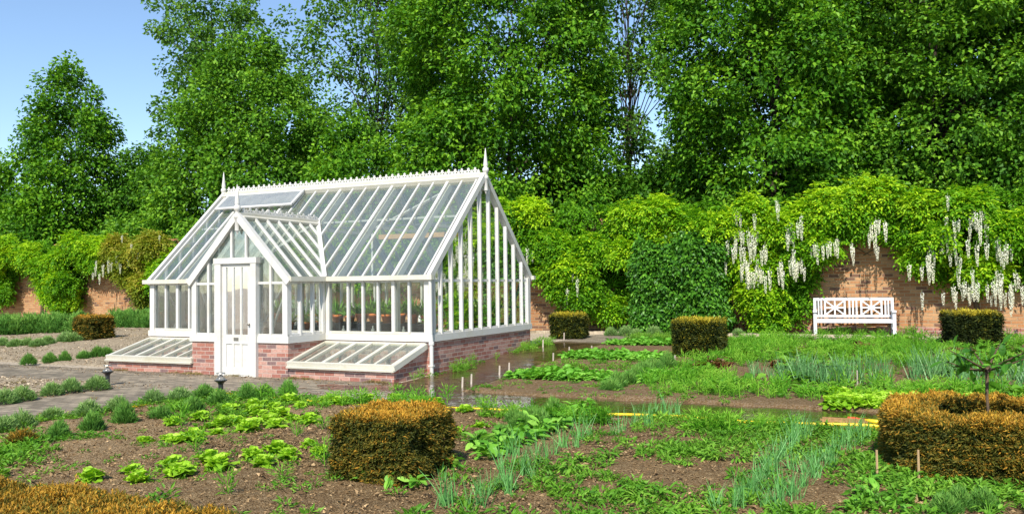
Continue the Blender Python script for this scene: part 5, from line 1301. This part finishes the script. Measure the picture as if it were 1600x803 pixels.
# wall foot and left dry bed
U, Vv = pick(r, 700, -15, -4.5, 9.4, 10.15, lambda U, Vv: np.clip((vnoise(U * 1.4, Vv * 2, 58) - .3) * 2.2, 0, 1))
stuff('weeds', M['weed'], wt + dt_, U, Vv, .8, 1.6, 'weeds along the foot of the wall around the bench', 87)
U, Vv = pick(r, 900, 7.6, 26, -.6, 9, lambda U, Vv: np.clip((vnoise(U * 1.1, Vv * 1.1, 59) - .55) * 2.5, 0, .6))
stuff('weeds', M['dry'], wt, U, Vv, .4, .9, 'dry sparse weeds on the left soil bed', 88)
U, Vv = pick(r, 500, 4.8, 14, -9, -3.1, lambda U, Vv: np.clip((vnoise(U * 1.3, Vv * 1.3, 60) - .5) * 2.5, 0, .7))
stuff('weeds', M['dry'], wt, U, Vv, .4, .9, 'dry sparse weeds on the bed across the left path', 89)
# loose chips and clods on the beds
def chips(name, mat, U, Vv, smin, smax, label, seed, soil):
    r = np.random.default_rng(seed); n = len(U); x, y = xy(U, Vv)
    P = np.stack([x, y, base_z(Vv) + soil + r.uniform(-.008, .018, n)], 1); D = r.normal(0, 1, (n, 3)) * (1, 1, .3); Nn = r.normal(0, .5, (n, 3)) + (0, 0, 1)
    g = Geo(); L = r.uniform(smin, smax, n); g.kites(P, D, Nn, L, L * r.uniform(.3, .7, n), np.clip(r.normal(.5, .27, n), 0, 1), fold=.3)
    return tag(g.obj(name, mat), label, 'ground cover', None, 'stuff')
U, Vv = r.uniform(-10.5, 1.9, 9000), r.uniform(-12, -3.4, 9000)
chips('soil_crumbs', M['chip'], U, Vv, .03, .075, 'larger crumbs of soil and bark on the near bed', 95, .03)
U, Vv = r.uniform(-10.5, 1.9, 90000), r.uniform(-12, -3.4, 90000)
chips('bark_mulch', M['chip'], U, Vv, .012, .042, 'brown bark mulch scattered over the near bed', 91, .035)
U, Vv = np.concatenate([r.uniform(7.5, 26, 22000), r.uniform(4.8, 14, 14000)]), np.concatenate([r.uniform(-.6, 9, 22000), r.uniform(-9, -3.05, 14000)])
chips('soil_clods', M['pebble'], U, Vv, .03, .09, 'pale clods and stones on the dry left beds', 92, .03)

U = np.concatenate([r.uniform(1.9, 2.5, 1500), r.uniform(4.2, 4.75, 1200), r.uniform(-1, 14, 2600)]); Vv = np.concatenate([r.uniform(-11, -3.2, 1500), r.uniform(-11, -3.2, 1200), np.where(r.uniform(0, 1, 2600) < .5, -1.2 - np.abs(r.normal(0, .25, 2600)), -3.15 + np.abs(r.normal(0, .3, 2600)))])
chips('path_litter', M['chip'], U, Vv, .012, .045, 'soil crumbs and dry bits scattered along the path edges', 93, .008)
U, Vv = pick(r, 1300, 1.85, 4.85, -11, -3.2, lambda U, Vv: np.clip((vnoise(U * 3, Vv * 1.5, 62) - .45) * 3, 0, 1) * np.where((U < 2.2) | (U > 4.5), 1, .02))
stuff('weeds', M['dry'], wt, U, Vv, .35, .8, 'dry tufts along both edges of the left path', 94, .004)
# lavender hedges along the left wall
def lav_hedge(label, pa, pb, seed, n):
    r = np.random.default_rng(seed); (u0, v0), (u1, v1) = G(*pa), G(*pb)
    root = empty('lavender_hedge', W3((u0 + u1) / 2, (v0 + v1) / 2)); tag(root, label, 'hedge'); o_ = np.array(root.location)
    t = r.uniform(0, 1, n); U = u0 + (u1 - u0) * t + r.normal(0, .15, n); V2 = v0 + (v1 - v0) * t + r.uniform(0, .8, n)
    x, y = xy(U, V2); g = Geo(); tm = [tuft_t(s_, 130, .3, .62, .16, .022, 1.3) for s_ in (21, 22, 23)]
    w_ = r.integers(0, 3, n); pos = np.stack([x, y, base_z(V2)], 1) - o_
    for i in range(3):
        k = w_ == i; g.scatter(tm[i].arrays(), pos[k], r.uniform(.85, 1.2, k.sum()), r.uniform(0, 6.28, k.sum()), r.normal(0, .1, k.sum()))
    g.obj('foliage', M['rosemary'], root)
lav_hedge('long dark green lavender hedge at the foot of the far left wall', (-30, 527), (118, 521), 31, 90)
lav_hedge('green lavender hedge between the far left yew block and the glasshouse', (165, 513), (240, 514), 32, 60)

# ------------------------------------------------------------------ small garden furniture
pts = [np.array(W3(*G(a, b, .03), .03)) for a, b in ((-60, 690), (20, 672), (111, 654), (164, 643), (216, 635.5), (262, 627), (300, 619), (338, 611.5), (374, 616), (420, 622), (520, 630), (640, 636), (740, 640), (850, 643), (960, 647), (1060, 652), (1160, 657), (1260, 662), (1375, 667), (1460, 671))]
dense = []
for a, b in zip(pts[:-1], pts[1:]):
    for i in range(6): dense.append(a + (b - a) * i / 6 + np.array([0, .012 * math.sin(len(dense) * .9), .012 * math.sin(len(dense) * .37)]))
g = Geo(); g.tube(np.array(dense + [pts[-1]]) + (0, 0, .003), .018, 8)
tag(g.obj('garden_hose', M['hose'], smooth=True), 'long yellow hose lying along the path edge of the near bed', 'hose')
g = Geo(); p0, p1 = np.array(W3(*G(1285, 660, .02), .03)), np.array(W3(*G(1352, 664, .02), .03)); d = (p1 - p0); L = np.linalg.norm(d); d /= L; sd = np.array([d[1], -d[0], 0])
hgt = .05; th_ = np.array([-d[1], d[0], 0]) * .012; nh = 9
g.bar(p0 + (0, 0, .008), p1 + (0, 0, .008), .014, .016); g.bar(p0 + (0, 0, hgt), p1 + (0, 0, hgt), .014, .02)
for i in range(nh + 1):
    c = p0 + d * L * i / nh; g.bar(c + (0, 0, .016), c + (0, 0, hgt - .01), .05, .012, tuple(sd))
tag(g.obj('perforated_strip', M['rust']), 'rusty perforated strip lying beside the hose near the yew ring', 'metal strip')
p0, p1 = np.array(W3(*G(1325, 654, .05), .05)), np.array(W3(*G(1378, 659, .05), .05))
hn = empty('hose_nozzle', tuple(p0)); tag(hn, 'short yellow pipe with red coupling lying by the perforated strip', 'hose')
g = Geo(); g.tube([p0 * 0 + (p1 - p0) * .5, (p1 - p0)], .022, 8); g.obj('pipe', M['hose'], hn, smooth=True)
g = Geo(); g.tube([(0, 0, 0), (p1 - p0) * .25, (p1 - p0) * .3, (p1 - p0) * .5], (.03, .03, .022, .024), 8); g.obj('coupling', M['red'], hn)
def stake(px_, py_, h, mat, label, group, lean=0.0, r_=.012):
    g = Geo(); g.hexa([(-r_, -r_, -.1), (r_, -r_, -.1), (r_, r_, -.1), (-r_, r_, -.1), (-r_ + lean, -r_ * .7, h), (r_ + lean, -r_ * .7, h), (r_ + lean, r_ * .7, h), (-r_ + lean, r_ * .7, h)])
    o = g.obj('wooden_stake', M[mat], None, loc=W3(*G(px_, py_, .04), .04), rz=.4); tag(o, label, 'stake', group)
SG = 'label stakes along the edge of the far bed'
for (a, b, lb) in ((722, 602, 'front left of the pair at the puddle corner'), (736, 597, 'right of the pair at the puddle corner'), (780, 583, 'left of the middle pair along the gable path'), (795, 578, 'right of the middle pair along the gable path'), (864, 562, 'before the middle spinach row'), (889, 552, 'beside the rear spinach row'), (924, 550, 'alone inside the spinach rows'), (848, 540, 'near the back corner of the gable'), (881, 528, 'in front of the yew block by the gable'), (1054, 566, 'left of the far yew cube')):
    stake(a, b, .14, 'stakegrey', 'short grey wooden stake, ' + lb, SG, .01)
stake(1371, 752, .26, 'stakewood', 'orange brown stake left of its pair before the yew ring', 'stakes before the yew ring', .0, .007)
stake(1436, 752, .26, 'stakewood', 'orange brown stake right of its pair before the yew ring', 'stakes before the yew ring', .0, .007)
stake(1340, 610, .3, 'stakegrey', 'short grey wooden stake in the leeks of the far right bed', SG, .0, .008)
def path_lamp(px_, py_, label):
    root = empty('path_lamp', W3(*G(px_, py_))); root.scale = (.85, .85, .88); tag(root, label, 'lamp', 'path lamps')
    g = Geo(); g.lathe([(.0, -.05), (.045, -.05), (.045, .2), (.06, .235), (.115, .27), (.118, .285), (.0, .285)], 16); g.obj('post', M['darkmetal'], root, smooth=False)
    g = Geo(); g.lathe([(.085, .287), (.088, .30), (.05, .34), (.03, .37), (0, .375)], 16); g.obj('lens', M['lampglass'], root, smooth=True)
    g = Geo(); g.lathe([(0, .392), (.085, .4), (.08, .412), (0, .42)], 16)
    for a in (0, 2.1, 4.2): g.tube([(.07 * math.cos(a), .07 * math.sin(a), .285), (.075 * math.cos(a), .075 * math.sin(a), .40)], .004, 5)
    g.obj('cap', M['metal'], root)
path_lamp(168, 602, 'small dark path lamp beside the lavender at the corner of the dry bed')
path_lamp(345, 618, 'small dark path lamp in front of the porch door by the hose')
